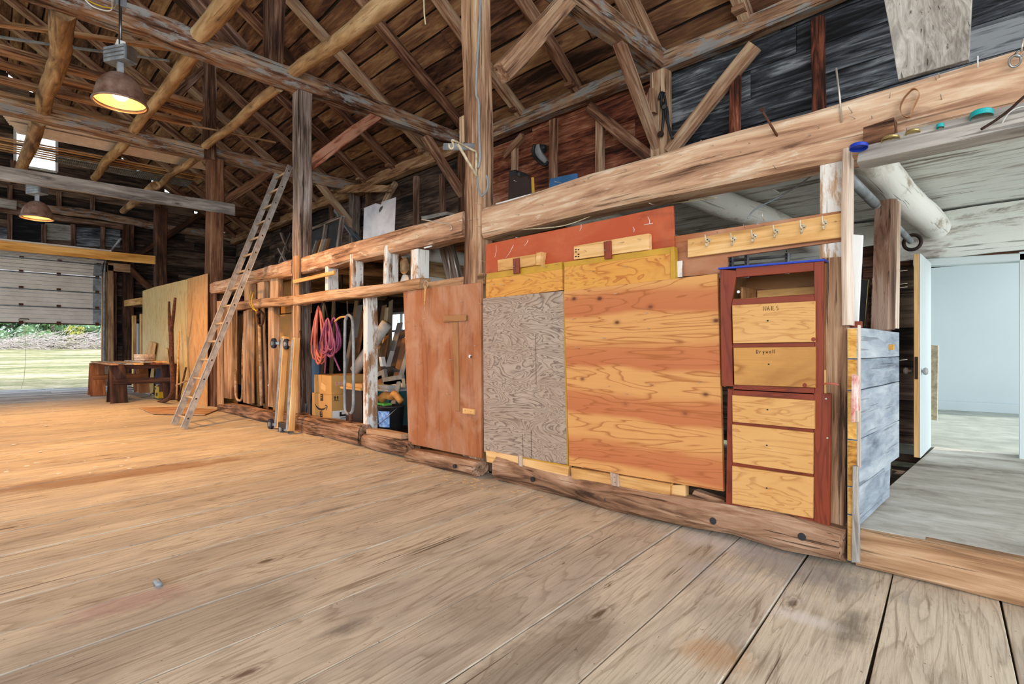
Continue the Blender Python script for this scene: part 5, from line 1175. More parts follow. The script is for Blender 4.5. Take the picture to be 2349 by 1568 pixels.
# box face is 415 x 540 in the crop; smile and tape
def q(x, y): return fp((x-145)/415, 1-(y-(655+(x-145)*.12))/ (520+(x-145)*.03))
up_ = [(213, 868), (240, 910), (290, 950), (345, 968), (400, 962), (455, 935)]; dn_ = [(440, 960), (400, 992), (350, 1010), (290, 990), (240, 945), (213, 885)]
slab('smile_mark', [q(*p) for p in up_+dn_], (0, .002, 0), M_ink, bd, ch=0)
slab('smile_mark', [q(*p) for p in [(425, 905), (445, 893), (475, 905), (478, 940), (458, 998), (450, 990), (462, 940), (458, 915), (428, 915)]], (0, .002, 0), M_ink, bd, ch=0)
for a, b in ((680, 818), (1020, 1212)):
    tp_ = slab('printed_tape', [q(322 if a > 900 else 330, b), q(380 if a > 900 else 387, b), q(370 if a > 900 else 388, a), q(312 if a > 900 else 330, a)], (0, .0015, 0), M_tape, bd, ch=0)
    for k in range(2 if b < 900 else 4):
        yy = a+28+k*(40 if b < 900 else 46); slab('tape_print', [q(338, yy+12), q(362, yy+12), q(366, yy), q(342, yy)], (0, -.001, 0), M_card, tp_, ch=0)
# side face marks (+X side)
def sp2(u, v): return V((x1+.002, 3.52+.34*u, z0+(z1-z0)*v))
lb = slab('white_label', [sp2(.03, .04), sp2(.92, .04), sp2(.92, .42), sp2(.03, .42)], (-.002, 0, 0), M_label, bd, ch=0)
for u0, u1, v0, v1 in ((.35, .45, .2, .36), (.45, .85, .2, .27), (.6, .66, .27, .33), (.75, .85, .27, .36), (.4, .8, .13, .15)):
    slab('label_print', [sp2(u0, v0)+V((.001, 0, 0)), sp2(u1, v0)+V((.001, 0, 0)), sp2(u1, v1)+V((.001, 0, 0)), sp2(u0, v1)+V((.001, 0, 0))], (-.001, 0, 0), M_ink, lb, ch=0)
for u in (.15, .27): slab('up_arrow', [sp2(u-.02, .82), sp2(u+.02, .82), sp2(u+.02, .9), sp2(u+.05, .9), sp2(u, .97), sp2(u-.05, .9), sp2(u-.02, .9)], (-.001, 0, 0), M_ink, bd, ch=0)
slab('arrow_line', [sp2(.1, .78), sp2(.33, .78), sp2(.33, .8), sp2(.1, .8)], (-.001, 0, 0), M_ink, bd, ch=0)
e, bd, (u0, u1, w0, w1) = carton(720.5, 760, 862, 903, 3.54, .60, 'upper cardboard box with a paper label and red side print', z=(lowtop+.002, lowtop+.27))
slab('paper_label', [V((u0+(u1-u0)*a, 3.539, w0+(w1-w0)*b)) for a, b in ((.40, .28), (.66, .12), (.69, .44), (.44, .60))], (0, .002, 0), M_pine, bd, ch=0)
for k in range(9):
    yy = 3.6+k*.022; slab('red_print', [(u1+.001, yy, w0+.13), (u1+.001, yy+.012, w0+.13), (u1+.001, yy+.012, w0+.175), (u1+.001, yy, w0+.175)], (-.001, 0, 0), M_red, bd, ch=0)
for dx in (.22, .42): slab('flap_seam', [V((u0+(u1-u0)*dx, 3.539, w1-.09)), V((u0+(u1-u0)*dx+.01, 3.539, w1-.09)), V((u0+(u1-u0)*dx+.01, 3.539, w1)), V((u0+(u1-u0)*dx, 3.539, w1))], (0, .002, 0), M_card2, bd, ch=0)
def tote(pl, pr, pt, pb, Y, dep, body, lidm, label, nm='tote', lidh=.05):
    a = onY(pl, pb, Y); b = onY(pr, pt, Y)
    z0, z1 = onY((pl+pr)/2, pb, Y).z, onY((pl+pr)/2, pt, Y).z
    e = empty(nm, ((a.x+b.x)/2, Y+dep/2, z0), label, 'bin')
    m = .03; vs = [(a.x+m, Y+m, z0), (b.x-m, Y+m, z0), (b.x-m, Y+dep-m, z0), (a.x+m, Y+dep-m, z0), (a.x, Y, z1), (b.x, Y, z1), (b.x, Y+dep, z1), (a.x, Y+dep, z1)]
    mesh_obj('bin_body', vs, [(0, 3, 2, 1), (4, 5, 6, 7), (0, 1, 5, 4), (1, 2, 6, 5), (2, 3, 7, 6), (3, 0, 4, 7)], body, e)
    box('bin_lid', (a.x-.03, Y-.03, z1), (b.x+.03, Y+dep+.03, z1+.03), lidm, e)
    box('lid_crown', (a.x+.03, Y+.03, z1+.03), (b.x-.04, Y+dep-.03, z1+.03+lidh), lidm, e)
    box('lid_handle', (b.x-.06, Y+.1, z1+.03), (b.x-.01, Y+dep-.1, z1+.03+lidh*.8), lidm, e)
    return e
tote(787, 829, 893, 972, 3.62, .4, M_brownbin, M_tan, 'dark brown plastic bin with a tan lid behind the iron loop', 'lidded_bin')
tote(846, 892, 896, 976, 3.85, .42, M_teal, M_grey, 'dark teal storage tote with a grey lid', 'storage_tote')
bc_ = onY(897, 985, 3.72); bc_.z = onY(897, 983, 3.72).z
bk2 = empty('paint_bucket', bc_, 'dark paint bucket with a blue label between stud and hardboard panel', 'bucket')
Mb = Matrix.Translation(bc_)
bb = lathe('bucket_body', [(0, 0), (.145, 0), (.165, .28), (.172, .28), (.172, .30), (.155, .30), (.15, .28), (0, .27)], Mb, M_black, bk2)
vs = []; fs = []
for k in range(13):
    a = -2.6+k*.16; 
    for z, r in ((.04, .151), (.24, .165)): vs.append(bc_+V((math.cos(a)*r, math.sin(a)*r, z)))
for k in range(12): fs.append((2*k, 2*k+2, 2*k+3, 2*k+1))
mesh_obj('blue_label', vs, fs, plain('blue_label', '3f74c4', .5, dark='9fc1ea', scale=25), bb, smooth=True)
tube('bail_handle', spline([bc_+V((-.17, -.02, .28)), bc_+V((-.12, -.15, .16)), bc_+V((0, -.19, .08)), bc_+V((.12, -.15, .16)), bc_+V((.17, -.02, .28))], 5), .004, M_steel, bk2, K=5)
box('green_scrap', bc_+V((-.17, -.12, .302)), bc_+V((.02, .0, .33)), plain('green_lid', '5fb04a', .5), bk2)
cl = spline([bc_+V((-.2, -.02, .36)), bc_+V((-.1, -.02, .42)), bc_+V((.02, .0, .41)), bc_+V((.12, -.02, .45)), bc_+V((.24, 0, .36))], 6)
tag(tube('rag', cl, .055, M_cloth, K=12, r1=.04), 'crumpled tan cloth draped over the paint bucket', 'cloth')
# iron loop
il = empty('iron_loop', onY(800, 715, 3.36), 'long narrow metal-bound loop hanging by a chain from the rail', 'loop')
P = [(792, 735), (797, 724), (803, 724), (809, 738), (811, 800), (811, 880), (810, 935), (803, 948), (794, 945), (791, 925), (791, 860), (791, 790)]
pp_ = spline([onY(x, y, 3.38) for x, y in P]+[onY(*P[0], 3.38)], 5)[:-1]
tube('bent_bow', pp_, .020, M_metal, il, closed=True, K=8)
tube('chain', [onY(801, 724, 3.38), onY(797, 712, 3.38), onY(797, 690, 3.36)], .010, M_iron, il, K=6)
tube('lower_tail', spline([onY(803, 946, 3.38), onY(805, 958, 3.38), onY(801, 975, 3.38)], 4), .025, M_rust, il, K=8)
tube('cross_hook', spline([onY(768, 737, 3.4), onY(780, 728, 3.4), onY(796, 726, 3.38)], 4), .014, M_tan, il, K=6)
# hose coils
def coil(cx, top, bot, wpx, Y, turns, mat, label, r=.012, tail=None):
    pts = []; n = 16
    rr = random.Random(int(cx*7+top))
    for t in range(turns):
        w = wpx*(.55+.45*rr.random()); b = bot-rr.random()*(bot-top)*.22; c = cx+(rr.random()-.5)*wpx*.5; yy = Y+(rr.random()-.5)*.10
        for k in range(n):
            a = k/n*math.tau
            z = top+(b-top)*(.5-.5*math.cos(a)); x = c+w/2*math.sin(a)*(.35+.65*(z-top)/(b-top))+ (cx-c)*(1-(z-top)/(b-top))
            pts.append(onY(x, z, yy+.02*math.sin(a*2+t)))
    if tail: pts += [onY(x, y, Y-.03) for x, y in tail]
    return tag(tube('hose_coil', pts, r, mat, K=7), label, 'hose', 'hose coils hanging in the middle bay')
coil(731, 702, 848, 34, 3.50, 8, M_hose, 'salmon-coloured hose coil hanging left, nearest the cracked post')
coil(752, 730, 822, 36, 3.46, 9, M_purp, 'purple hose coil hanging in the middle of the hoses', tail=[(756, 780), (748, 812), (745, 856)])
coil(766, 728, 812, 38, 3.54, 8, M_maroon, 'pinkish hose coil hanging right, beside the iron loop', tail=[(752, 790), (762, 808), (780, 850)])
tag(tube('hook_rope', [onY(735, 704, 3.5), onY(744, 690, 3.4), onY(752, 728, 3.46)], .012, M_iron, K=6), 'dark hook strap holding the salmon hose', 'strap')
tag(Yslab('blue_shovel', [(712, 985), (728, 985), (733, 800), (724, 775), (713, 800)], 3.85, .02, M_bluep, ch=.004), 'blue scoop blade behind the salmon hose', 'shovel')
# ------------------------------------------------------------ jumble of leaning boards in the middle bay
cols_ = ['tan', 'grey', 'dark brown', 'pale', 'brown']
J = [(700, 728, 900, 712, 5.4, 1), (705, 715, 905, 735, 5.0, 2), (742, 690, 870, 738, 5.2, 3), (766, 688, 850, 760, 5.3, 0), (818, 690, 880, 790, 5.0, 0), (826, 700, 880, 800, 4.8, 1), (835, 712, 860, 812, 4.6, 4), (822, 688, 840, 806, 5.6, 2), (862, 690, 880, 850, 5.4, 1), (874, 692, 860, 856, 5.6, 2), (882, 700, 850, 862, 5.3, 0), (897, 690, 800, 893, 5.9, 3), (888, 706, 850, 872, 4.9, 3), (880, 775, 850, 862, 4.6, 3), (872, 782, 850, 858, 4.5, 0), (888, 770, 860, 872, 4.5, 4), (925, 760, 870, 895, 4.4, 2), (930, 775, 880, 905, 4.3, 4), (940, 790, 890, 912, 4.2, 1), (918, 740, 860, 884, 4.7, 1), (808, 760, 905, 783, 4.7, 1), (816, 775, 900, 790, 4.5, 4)]
for i, (xt, yt, yb, xb, Y, m) in enumerate(sorted(J)):
    a, b = onY(xb, yb, Y-.25), onY(xt, yt, Y); a = b+(a-b)*((b.z-.02)/max(.05, b.z-a.z)) if a.z > .02 else a; a.z = max(a.z, .02)
    tag(timber('leaning_plank', a, b, .09+.08*R.random(), .025, M_mix[m], up=(0, -1, .2)), '%s board leaning in the cluttered middle bay, %s from the left' % (cols_[m], nm_ord[i] if i < 20 else ['twenty-first', 'twenty-second'][i-20]), 'board', 'boards leaning in the middle bay')
tag(tube('white_roll', [onY(887, 742, 4.35), onY(848, 800, 4.25), onY(815, 850, 4.15)], .085, M_paper, K=18), 'thick white cardboard-like roll leaning among the boards', 'roll')
tag(Yslab('black_tray', [(868, 862), (895, 862), (926, 872), (918, 850), (896, 840), (876, 842)], 4.1, .15, M_black), 'black angular plastic tray lying on the jumble of boards', 'tray')
tag(Yslab('grey_board', [(884, 842), (900, 842), (914, 806), (895, 804)], 4.3, .03, M_grey, grain=VZ), 'grey flat panel leaning under the small stall window', 'panel')
tag(Yslab('white_bracket', [(872, 840), (878, 840), (874, 818), (869, 818)], 3.95, .06, M_whitep, grain=VZ), 'white metal bracket on the jumble of boards', 'bracket')
for k, (x0, y0, x1, y1, m) in enumerate([(880, 876, 925, 869, 1), (884, 884, 926, 878, 3), (855, 868, 885, 856, 1), (852, 880, 880, 868, 4)]):
    a, b = onY(x0, y0, 4.0), onY(x1, y1, 4.0)
    tag(timber('stacked_slat', a, b, .05, .12, M_mix[m], up=(0, 0, 1)), '%s flat slat lying above the teal tote, %s of four' % (cols_[m], nm_ord[k]), 'slat', 'flat slats above the tote')
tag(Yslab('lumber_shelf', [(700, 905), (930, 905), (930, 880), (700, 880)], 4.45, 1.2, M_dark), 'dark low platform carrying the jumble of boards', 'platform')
# odds and ends seen above the rail in the middle bay
for k, (x0, y0, x1, y1, r, m, lab) in enumerate([(1022, 540, 1035, 640, .012, M_nail, 'left of two pale sticks under the beam by the tall post'), (1034, 556, 1052, 642, .012, M_nail, 'right of two pale sticks under the beam by the tall post'), (785, 600, 783, 690, .02, M_iron, 'dark pipe standing behind the whitewashed studs'), (770, 620, 782, 680, .012, M_iron, 'thin dark hose end behind the first whitewashed stud')]):
    tag(tube('stick', [onY(x0, y0, 4.0), onY(x1, y1, 4.0)], r, m, K=6), lab, 'stick')
tag(timber('grey_strut', onY(1045, 645, 4.1), onY(1022, 555, 4.1), .22, .08, M_greypost, up=(0, 1, 0)), 'broad grey diagonal board behind the pale sticks', 'board')
tag(tube('green_wire', spline([onY(1085, 610, 3.6), onY(1096, 600, 3.6), onY(1092, 620, 3.6), onY(1088, 632, 3.6)], 5), .012, M_teal, K=5), 'dark green wire bundle left of the tall post', 'wire')
dsk = empty('white_disc', onY(982, 566, YW-.06), 'small round white disc under the hewn beam', 'disc')
mesh_obj('disc_plate', *disc_data(onY(982, 566, YW-.06), (0, -.35, 1), .045, .015), M_whitep, dsk)
nails(rail2, YW-.01, [(700, 676), (726, 672), (744, 668), (758, 672), (790, 664), (815, 655), (850, 652), (862, 664), (880, 650), (899, 656), (930, 656), (812, 676), (770, 662)], .05, mat=M_rust)
nails(leftbeam, YW, [(995, 521), (1020, 515), (1057, 508), (980, 522), (1082, 505), (870, 568), (842, 578), (833, 560), (960, 540)], .06)
tube('bent_hook', spline([onY(967, 503, YW-.15), onY(1010, 510, YW-.06), onY(1032, 515, YW-.02), onY(1036, 525, YW-.02), onY(1032, 528, YW-.02)], 4), .006, M_nail, leftbeam, K=6)
nails(rbb, YW-.065, [(1345, 1085), (1372, 1095)], .004)
nails(pA, YW-.02, [(1095, 503), (1100, 520), (1112, 600), (1104, 470)], .06)
# ------------------------------------------------------------ left bay contents
def lean(nm, pts, Y, mat, label, cat, th=.02, **k): return tag(Yslab(nm, pts, Y, th, mat, grain=VZ, **k), label, cat)
e, bd, _ = carton(644, 676, 645, 719, 3.80, .3, 'upper flattened cardboard box behind the dolly, above the rail', M_card)
e, bd, _ = carton(641, 674, 720, 789, 3.80, .3, 'square cardboard box just below the rail behind the dolly', M_card)
e, bd, _ = carton(644, 674, 790, 958, 3.80, .3, 'tall narrow cardboard box behind the dolly frame', M_card)
e, bd, _ = carton(488, 512, 873, 925, 3.75, .3, 'small pale cardboard box behind the ladder foot', M_card)
for k, (pts, m, lab) in enumerate([
        ([(566, 925), (582, 930), (578, 705), (562, 712)], 0, 'wide tan plank'), ([(583, 930), (594, 932), (590, 702), (577, 705)], 4, 'brown plank'),
        ([(604, 935), (614, 938), (606, 706), (596, 704)], 4, 'brown tapered plank'), ([(626, 940), (640, 945), (628, 706), (622, 704)], 0, 'tan plank'),
        ([(545, 880), (556, 884), (558, 720), (538, 728)], 0, 'twisted tan plank'), ([(500, 880), (512, 885), (516, 800), (506, 800)], 4, 'short brown plank')]):
    mm = [M_stud, M_sheetpanel2][k % 2]
    lean('leaning_plank', pts, 3.8+.07*k, mm, lab+' leaning in the ladder bay, '+nm_ord[k]+' of six', 'plank')
pk = empty('peavey_tool', onY(597, 935, 3.5), 'long-handled hook tool hanging upside down behind the rail', 'tool')
tube('shaft', [onY(595, 745, 3.5), onY(600, 930, 3.5)], .028, M_stud, pk, K=8)
tube('head_ring', spline([onY(590, 722, 3.5), onY(598, 714, 3.5), onY(604, 722, 3.5), onY(602, 742, 3.5), onY(594, 744, 3.5), onY(590, 722, 3.5)], 4), .02, M_rust, pk, K=7)
tube('iron_side', [onY(600, 745, 3.5), onY(606, 925, 3.5)], .016, M_iron, pk, K=6)
tag(tube('sled_runner', spline([onY(533, 760, 3.55), onY(540, 850, 3.52), onY(541, 905, 3.5), onY(549, 918, 3.5), onY(556, 905, 3.5), onY(557, 820, 3.5), onY(560, 760, 3.55)], 5), .022, M_stud, K=8), 'U-shaped bent wooden bow standing between the orange studs', 'bow')
cl_ = [('bottle', (521, 760), M_whitep, 'white'), ('bottle', (527, 785), M_blue, 'blue'), ('bottle', (537, 745), M_black, 'black'), ('bottle', (545, 765), M_whitep, 'white'), ('bottle', (541, 800), M_grey, 'grey'), ('bottle', (548, 800), M_teal, 'teal'), ('bottle', (508, 698), M_bluep, 'pale blue'), ('bottle', (500, 680), M_black, 'black'), ('bottle', (552, 700), M_purp, 'purple'), ('bottle', (527, 820), M_black, 'black'), ('bottle', (548, 870), M_blue, 'cobalt'), ('bottle', (540, 855), M_red, 'red')]
SZ = [onY(540, y, 4.3).z-.125 for y in (695, 722, 775, 815, 850, 885)]
for k, (nm, (x, y), m, cn) in enumerate(cl_):
    p = onY(x, y, 4.3); z = min(SZ, key=lambda q_: abs(q_-(p.z-.12)))+.014
    lathe('bottle', [(0, 0), (.055, 0), (.06, .02), (.06, .15), (.03, .19), (.025, .24), (0, .24)], Matrix.Translation((p.x, 4.32, z)), m, K=14)
    tag(COL.objects[-1], '%s bottle on the shelves behind the ladder, %s counted from the top left' % (cn, nm_ord[k]), 'bottle', 'bottles on the shelves behind the ladder')
rk = empty('shelf_rack', (onY(540, 700, 4.35).x, 4.35, 0), 'dark shelf rack of small bottles and clutter behind the ladder', 'shelf rack')
a, b = onY(478, 700, 4.3), onY(600, 700, 4.3)
for z in SZ: timber('shelf', V((a.x, 4.35, z)), V((b.x, 4.35, z)), .3, .025, M_darkplank, rk, up=(0, 0, 1))
for x in (a.x, b.x): timber('upright', V((x, 4.48, 0)), V((x, 4.48, 2.3)), .05, .05, M_darkplank, rk, up=(0, 1, 0))
yc = onY(575, 690, YW-.04)
tag(tube('yellow_cord', spline([onY(576, 668, YW-.04), onY(572, 690, YW-.05), onY(578, 705, YW-.05), onY(588, 714, YW-.04)], 5)+spline([onY(590, 714, YW-.02), onY(582, 706, YW-.05), onY(577, 692, YW-.06), onY(581, 670, YW-.03)], 5), .009, M_ywire, K=6), 'yellow cord looped over the orange rail', 'cord')
tag(tube('iron_bar', [onY(689, 758, YW-.12), onY(698, 850, YW-.1), onY(701, 925, YW-.1)], .016, M_iron, K=6), 'dark iron bar leaning on the cracked grey-brown post', 'bar')
# ------------------------------------------------------------ sawhorses and things on them
def sawhorse(X, Y0, Y1, Ht, mat, label):
    e = empty('sawhorse', (X, (Y0+Y1)/2, 0), label, 'sawhorse', 'sawhorses near the garage door')
    timber('top_beam', (X, Y0, Ht-.05), (X, Y1, Ht-.05), .10, .09, mat, e)
    for yy in (Y0+.15, Y1-.15):
        for s in (-1, 1):
            slab('leg', [(X+s*.05, yy-.15, Ht-.01), (X+s*.05, yy+.15, Ht-.01), (X+s*.27, yy+.16, 0), (X+s*.27, yy-.16, 0)], V((-s*.03, 0, -.008)), mat, e, grain=(s*.22, 0, -.8))
    for s in (-1, 1): timber('stretcher', (X+s*.17, Y0+.05, .47), (X+s*.17, Y1-.05, .47), .022, .12, mat, e)
    return e
M_horse1 = wood('red_brown_horse', ['5b3424', '8a5537', 'a97048', 'c08a5f'], cross=10, crack=.2, knots=.2)
M_horse2 = wood('dark_horse', ['1d1413', '3a2722', '543b33', '6b5048'], cross=10, crack=.2, knots=.2)
sawhorse(-14.75, 2.06, 3.36, .84, M_horse2, 'dark brown sawhorse nearer the ladder')
sawhorse(-17.5, 2.04, 3.34, .84, M_horse1, 'red-brown sawhorse nearer the open garage door')
for k, (y0, w, x0, x1, z, m) in enumerate([(2.15, .16, -17.6, -14.3, .845, 1), (2.36, .2, -17.9, -14.5, .845, 0), (2.60, .18, -17.7, -14.35, .845, 3), (2.84, .22, -17.3, -14.2, .845, 4), (3.08, .18, -17.9, -14.4, .845, 0), (2.7, .2, -16.4, -14.3, .885, 3), (2.95, .22, -16.2, -14.25, .885, 0)]):
    tag(timber('table_plank', (x0, y0, z+.018), (x1, y0+.06*h1(k), z+.018), w, .034, [M_stud, M_greyplank, M_pine, M_horse1][k % 4]), 'plank laid across the sawhorses, %s %s' % (nm_ord[k if k < 5 else k-5], 'from the aisle side' if k < 5 else 'on the upper layer'), 'plank', 'planks across the sawhorses')
lathe('round_sieve', [(0, 0), (.21, 0), (.215, .03), (.2, .035), (.215, .04), (.215, .15), (.2, .15), (.2, .05), (0, .05)], Matrix.Translation((-15.25, 2.82, .925)), M_trim, K=30)
tag(COL.objects[-1], 'round pale wooden hoop standing on the sawhorse planks', 'hoop')
fr = empty('forked_runner', onY(365, 923, 2.92), 'forked brown wooden runner curving at its foot beside the sawhorse', 'runner')
tube('runner_stem', spline([onY(363, 923, 2.92), onY(385, 915, 2.92), onY(395, 898, 2.94), onY(396, 870, 2.96), onY(394, 830, 2.98), onY(393, 790, 3.0), onY(392, 745, 3.0)], 6), .042, M_rust, fr, K=9, r1=.05)
tube('fork_prong', spline([onY(392, 760, 3.0), onY(396, 735, 3.0), onY(399, 710, 3.0), onY(402, 683, 3.0)], 4), .045, M_rust, fr, K=8, r1=.026)
tube('fork_prong', spline([onY(391, 760, 3.0), onY(389, 735, 3.0), onY(388, 712, 3.0), onY(388, 691, 3.0)], 4), .042, M_rust, fr, K=8, r1=.022)
tube('iron_eye', [onY(394, 822, 2.9)+V((.05*math.cos(a), .0, .05*math.sin(a))) for a in [k*math.tau/14 for k in range(14)]], .010, M_iron, fr, closed=True)
sw = onZ(368, 914, 0)
sb = empty('power_tool', sw, 'yellow and black power tool standing under the dark sawhorse', 'tool')
box('yellow_body', sw+V((-.20, -.08, .02)), sw+V((.18, .12, .30)), M_saw, sb, grain=2)
box('black_base', sw+V((-.22, -.1, 0)), sw+V((.2, .14, .02)), M_black, sb)
box('black_panel', sw+V((-.02, -.085, .07)), sw+V((.10, -.08, .15)), M_black, sb)
mesh_obj('dark_badge', *disc_data(sw+V((-.08, -.083, .245)), (0, 1, 0), .03, .006), M_black, sb)
tube('grip_bar', [sw+V((-.32, -.14, .09)), sw+V((.16, -.16, .17))], .014, M_rust, sb)
multi('spiked_top', [tube_data([sw+V((-.18+.045*k, 0, .29)), sw+V((-.17+.045*k, 0, .325))], .012, 5) for k in range(8)], M_iron, sb)
for k, (pts, m, lab) in enumerate([
        ([(316, 868), (328, 872), (350, 786), (343, 782)], M_pine, 'thin pine board leaning left behind the sawhorse'), ([(328, 872), (342, 875), (357, 787), (350, 784)], M_pine, 'second pine board leaning left behind the sawhorse'),
        ([(374, 840), (388, 845), (382, 800), (376, 796)], M_sheetpanel, 'small pale triangular board leaning behind the hoop'),
        ([(306, 896), (334, 900), (332, 842), (308, 842)], M_horse2, 'dark brown panel leaning under the planks'), ([(336, 900), (350, 903), (352, 842), (338, 842)], M_sheetpanel, 'tan panel leaning under the planks'),
        ([(352, 880), (388, 884), (385, 838), (360, 838)], M_bluep if False else plain('navy_fabric', '26304f', .8), 'dark blue folded thing under the planks'), ([(396, 915), (408, 918), (404, 834), (394, 832)], M_horse2, 'dark leaning board right of the forked runner')]):
    lean('leaning_board', pts, 3.3, m, lab, 'board')
for k, (x0, y0, x1, y1, m, lab) in enumerate([(405, 915, 411, 760, M_pine, 'thin pale stick against the plywood right of the runner'), (409, 920, 427, 842, M_rust, 'rusty bar crossing near the ladder foot'), (398, 886, 440, 868, M_stud, 'short stick lying across the rusty bar'), (424, 905, 437, 872, M_stud, 'thin lath near the ladder foot')]):
    a, b = onY(x0, y0, 3.18), onY(x1, y1, 3.30); a.z = max(a.z, .02)
    tag(tube('stick', [a, b], .02, m, K=6), lab, 'stick')
for k, (pts, m, lab) in enumerate([([(283, 915), (345, 909), (328, 899), (280, 900)], M_greyplank, 'grey sheet lying on the floor under the sawhorses'), ([(305, 897), (352, 905), (350, 896), (310, 890)], M_whitep, 'white sheet lying on the floor behind the sawhorses'), ([(318, 934), (400, 932), (500, 938), (470, 950), (352, 948)], M_stud, 'thin tan mat of plywood on the floor near the ladder')]):
    tag(slab('floor_sheet', [onZ(x, y, .015+.004*k) for x, y in pts], (0, 0, -.012), m), lab, 'sheet')
# ------------------------------------------------------------ lumber and metal stored over the crossbeams
def stored(nm, p, q_, z, w, th, m, label, cat, group=None, par=None):
    o = timber(nm, onZ(*p, z), onZ(*q_, z), w, th, m, par, up=(0, 0, 1), rough=.006, ch=.006)
    return tag(o, label, cat, group) if par is None else o
for k, (p, q_, w) in enumerate([((-20, 108), (465, 245), .26), ((-20, 142), (463, 270), .24), ((-20, 178), (438, 284), .24), ((-20, 212), (330, 292), .22)]):
    stored('stored_plank', p, q_, 5.58+.03*(k % 2), w, .07, M_hewn if k % 2 else M_post, 'rough plank stored over the peeled poles, %s behind the lamp' % nm_ord[k], 'plank', 'planks stored over the poles')
stored('stored_board', (-20, 53), (403, 112), 5.62, .10, .05, M_stud, 'pale board stored behind the lamp cables', 'board')
stored('stored_pipe', (-20, 82), (390, 140), 5.60, .035, .035, M_metal, 'dark thin pipe stored behind the lamp ballast', 'pipe')
stored('thin_lath', (350, 270), (632, 327), 5.55, .05, .03, M_stud, 'thin lath sticking out past the peeled pole', 'lath')
# corrugated sheets
def corr(a, b, c, d, waves, label):
    a, b, c, d = [V(v) for v in (a, b, c, d)]; vs = []; fs = []; N = waves*6
    for i in range(N+1):
        t = i/N; h = .022*math.sin(t*waves*math.tau)
        for u in (0, 1): vs.append((a.lerp(b, u)).lerp(d.lerp(c, u), t)+V((0, 0, h)))
    n0 = len(vs); vs += [v+V((0, 0, .004)) for v in vs]
    for i in range(N):
        fs.append((2*i, 2*i+1, 2*i+3, 2*i+2)); fs.append((n0+2*i, n0+2*i+2, n0+2*i+3, n0+2*i+1))
    return tag(mesh_obj('corrugated_sheet', vs, fs, M_corr, smooth=True), label, 'roofing sheet', 'roofing sheets stored overhead')
corr(onZ(5, 262, 5.55), onZ(462, 358, 5.55), onZ(476, 376, 5.55), onZ(22, 285, 5.55), 5, 'upper corrugated roofing sheet stored behind the second crossbeam')
corr(onZ(22, 278, 5.51), onZ(462, 370, 5.51), onZ(476, 390, 5.51), onZ(40, 305, 5.51), 5, 'lower corrugated roofing sheet stored behind the second crossbeam')
for k in range(7):
    stored('stored_lath', (-15, 312+k*5), (474-k*9, 404+k*3), 5.52, .045, .025, [M_stud, M_pine][k % 2], 'thin brown lath stored overhead beside the steel tray, %s in the row' % nm_ord[k], 'lath', 'laths stored overhead')
ct = empty('steel_tray', onZ(285, 392, 5.46), 'perforated steel tray stored overhead below the laths', 'tray')
pa_, pb_, pc_, pd_ = onZ(128, 357, 5.46), onZ(442, 416, 5.46), onZ(430, 428, 5.46), onZ(126, 370, 5.46)
for a, b in ((pa_, pb_), (pd_, pc_)): timber('tray_edge', a, b, .03, .03, M_steel, ct)
mid1, mid2 = pa_.lerp(pd_, .5), pb_.lerp(pc_, .5)
timber('tray_edge', mid1, mid2, .02, .02, M_steel, ct)
parts = []
for k in range(72):
    t = (k+.5)/72; parts.append(tube_data([pa_.lerp(pb_, t), pd_.lerp(pc_, t)], .013, 4))
multi('tray_bars', parts, M_steel, ct)
# ------------------------------------------------------------ loft clutter
as_ = tag(Yslab('aluminium_sheet', [(832, 580), (904, 560), (908, 452), (876, 463), (874, 469), (862, 466), (835, 477)], 3.82, .004, M_alu, ch=0), 'crumpled aluminium sheet standing on the loft behind the beam', 'sheet')
Yslab('cut_slot', [(870, 487), (875, 480), (878, 472), (873, 474), (869, 482)], 3.815, .002, M_black, as_, ch=0)
sh_ = empty('window_sash', onY(745, 560, 4.7), 'old grey window sash with two dark panes leaning in the loft', 'sash')
Q = [(698, 632), (770, 612), (786, 497), (712, 528)]
def qq(u, v, Y): x, y = quadin(Q, u, v); return onY(x, y, Y)
for (u0, v0, u1, v1) in ((0, 0, 0, 1), (1, 0, 1, 1), (.5, 0, .5, 1), (0, 1, 1, 1), (0, .02, 1, .02)):
    timber('sash_bar', qq(u0, v0, 4.7), qq(u1, v1, 4.7), .05, .09, M_slate if False else M_greypost, sh_, up=(0, 1, 0))
slab('dark_pane', [qq(0, 0, 4.72), qq(1, 0, 4.72), qq(1, 1, 4.72), qq(0, 1, 4.72)], (0, .01, 0), M_black, sh_, ch=0)
s2 = empty('window_sash', onY(655, 600, 4.2), 'grey sash tilted in the loft left of the cracked post', 'sash')
for p, q_ in (((641, 605), (668, 535)), ((641, 605), (672, 596)), ((645, 535), (662, 575)), ((656, 600), (640, 570))):
    timber('sash_bar', onY(*p, 4.2), onY(*q_, 4.2), .04, .06, M_greypost, s2, up=(0, 1, 0))
for k in range(5):
    tag(timber('slat', onY(712+k*7, 600, 4.1), onY(728+k*7, 552-k*1.5, 4.15), .025, .06, M_mix[[1, 4, 3, 1, 4][k]], up=(0, 1, 0)), 'thin slat leaning in front of the window sash, %s from the left' % nm_ord[k], 'slat', 'slats before the window sash')
tag(Yslab('loose_board', [(755, 424), (893, 424), (888, 439), (776, 442)], YO-.35, .1, M_hewn), 'wide brown board lodged under the far plate end', 'board')
tag(Yslab('dark_round_back', [(1163, 524), (1222, 508), (1219, 415), (1208, 402), (1195, 405), (1182, 400), (1166, 404)], 4.4, .04, M_brownbin if False else plain('dark_brown_panel', '33221d', .6), ch=.01), 'dark brown curved panel on the loft right of the tall post', 'panel')
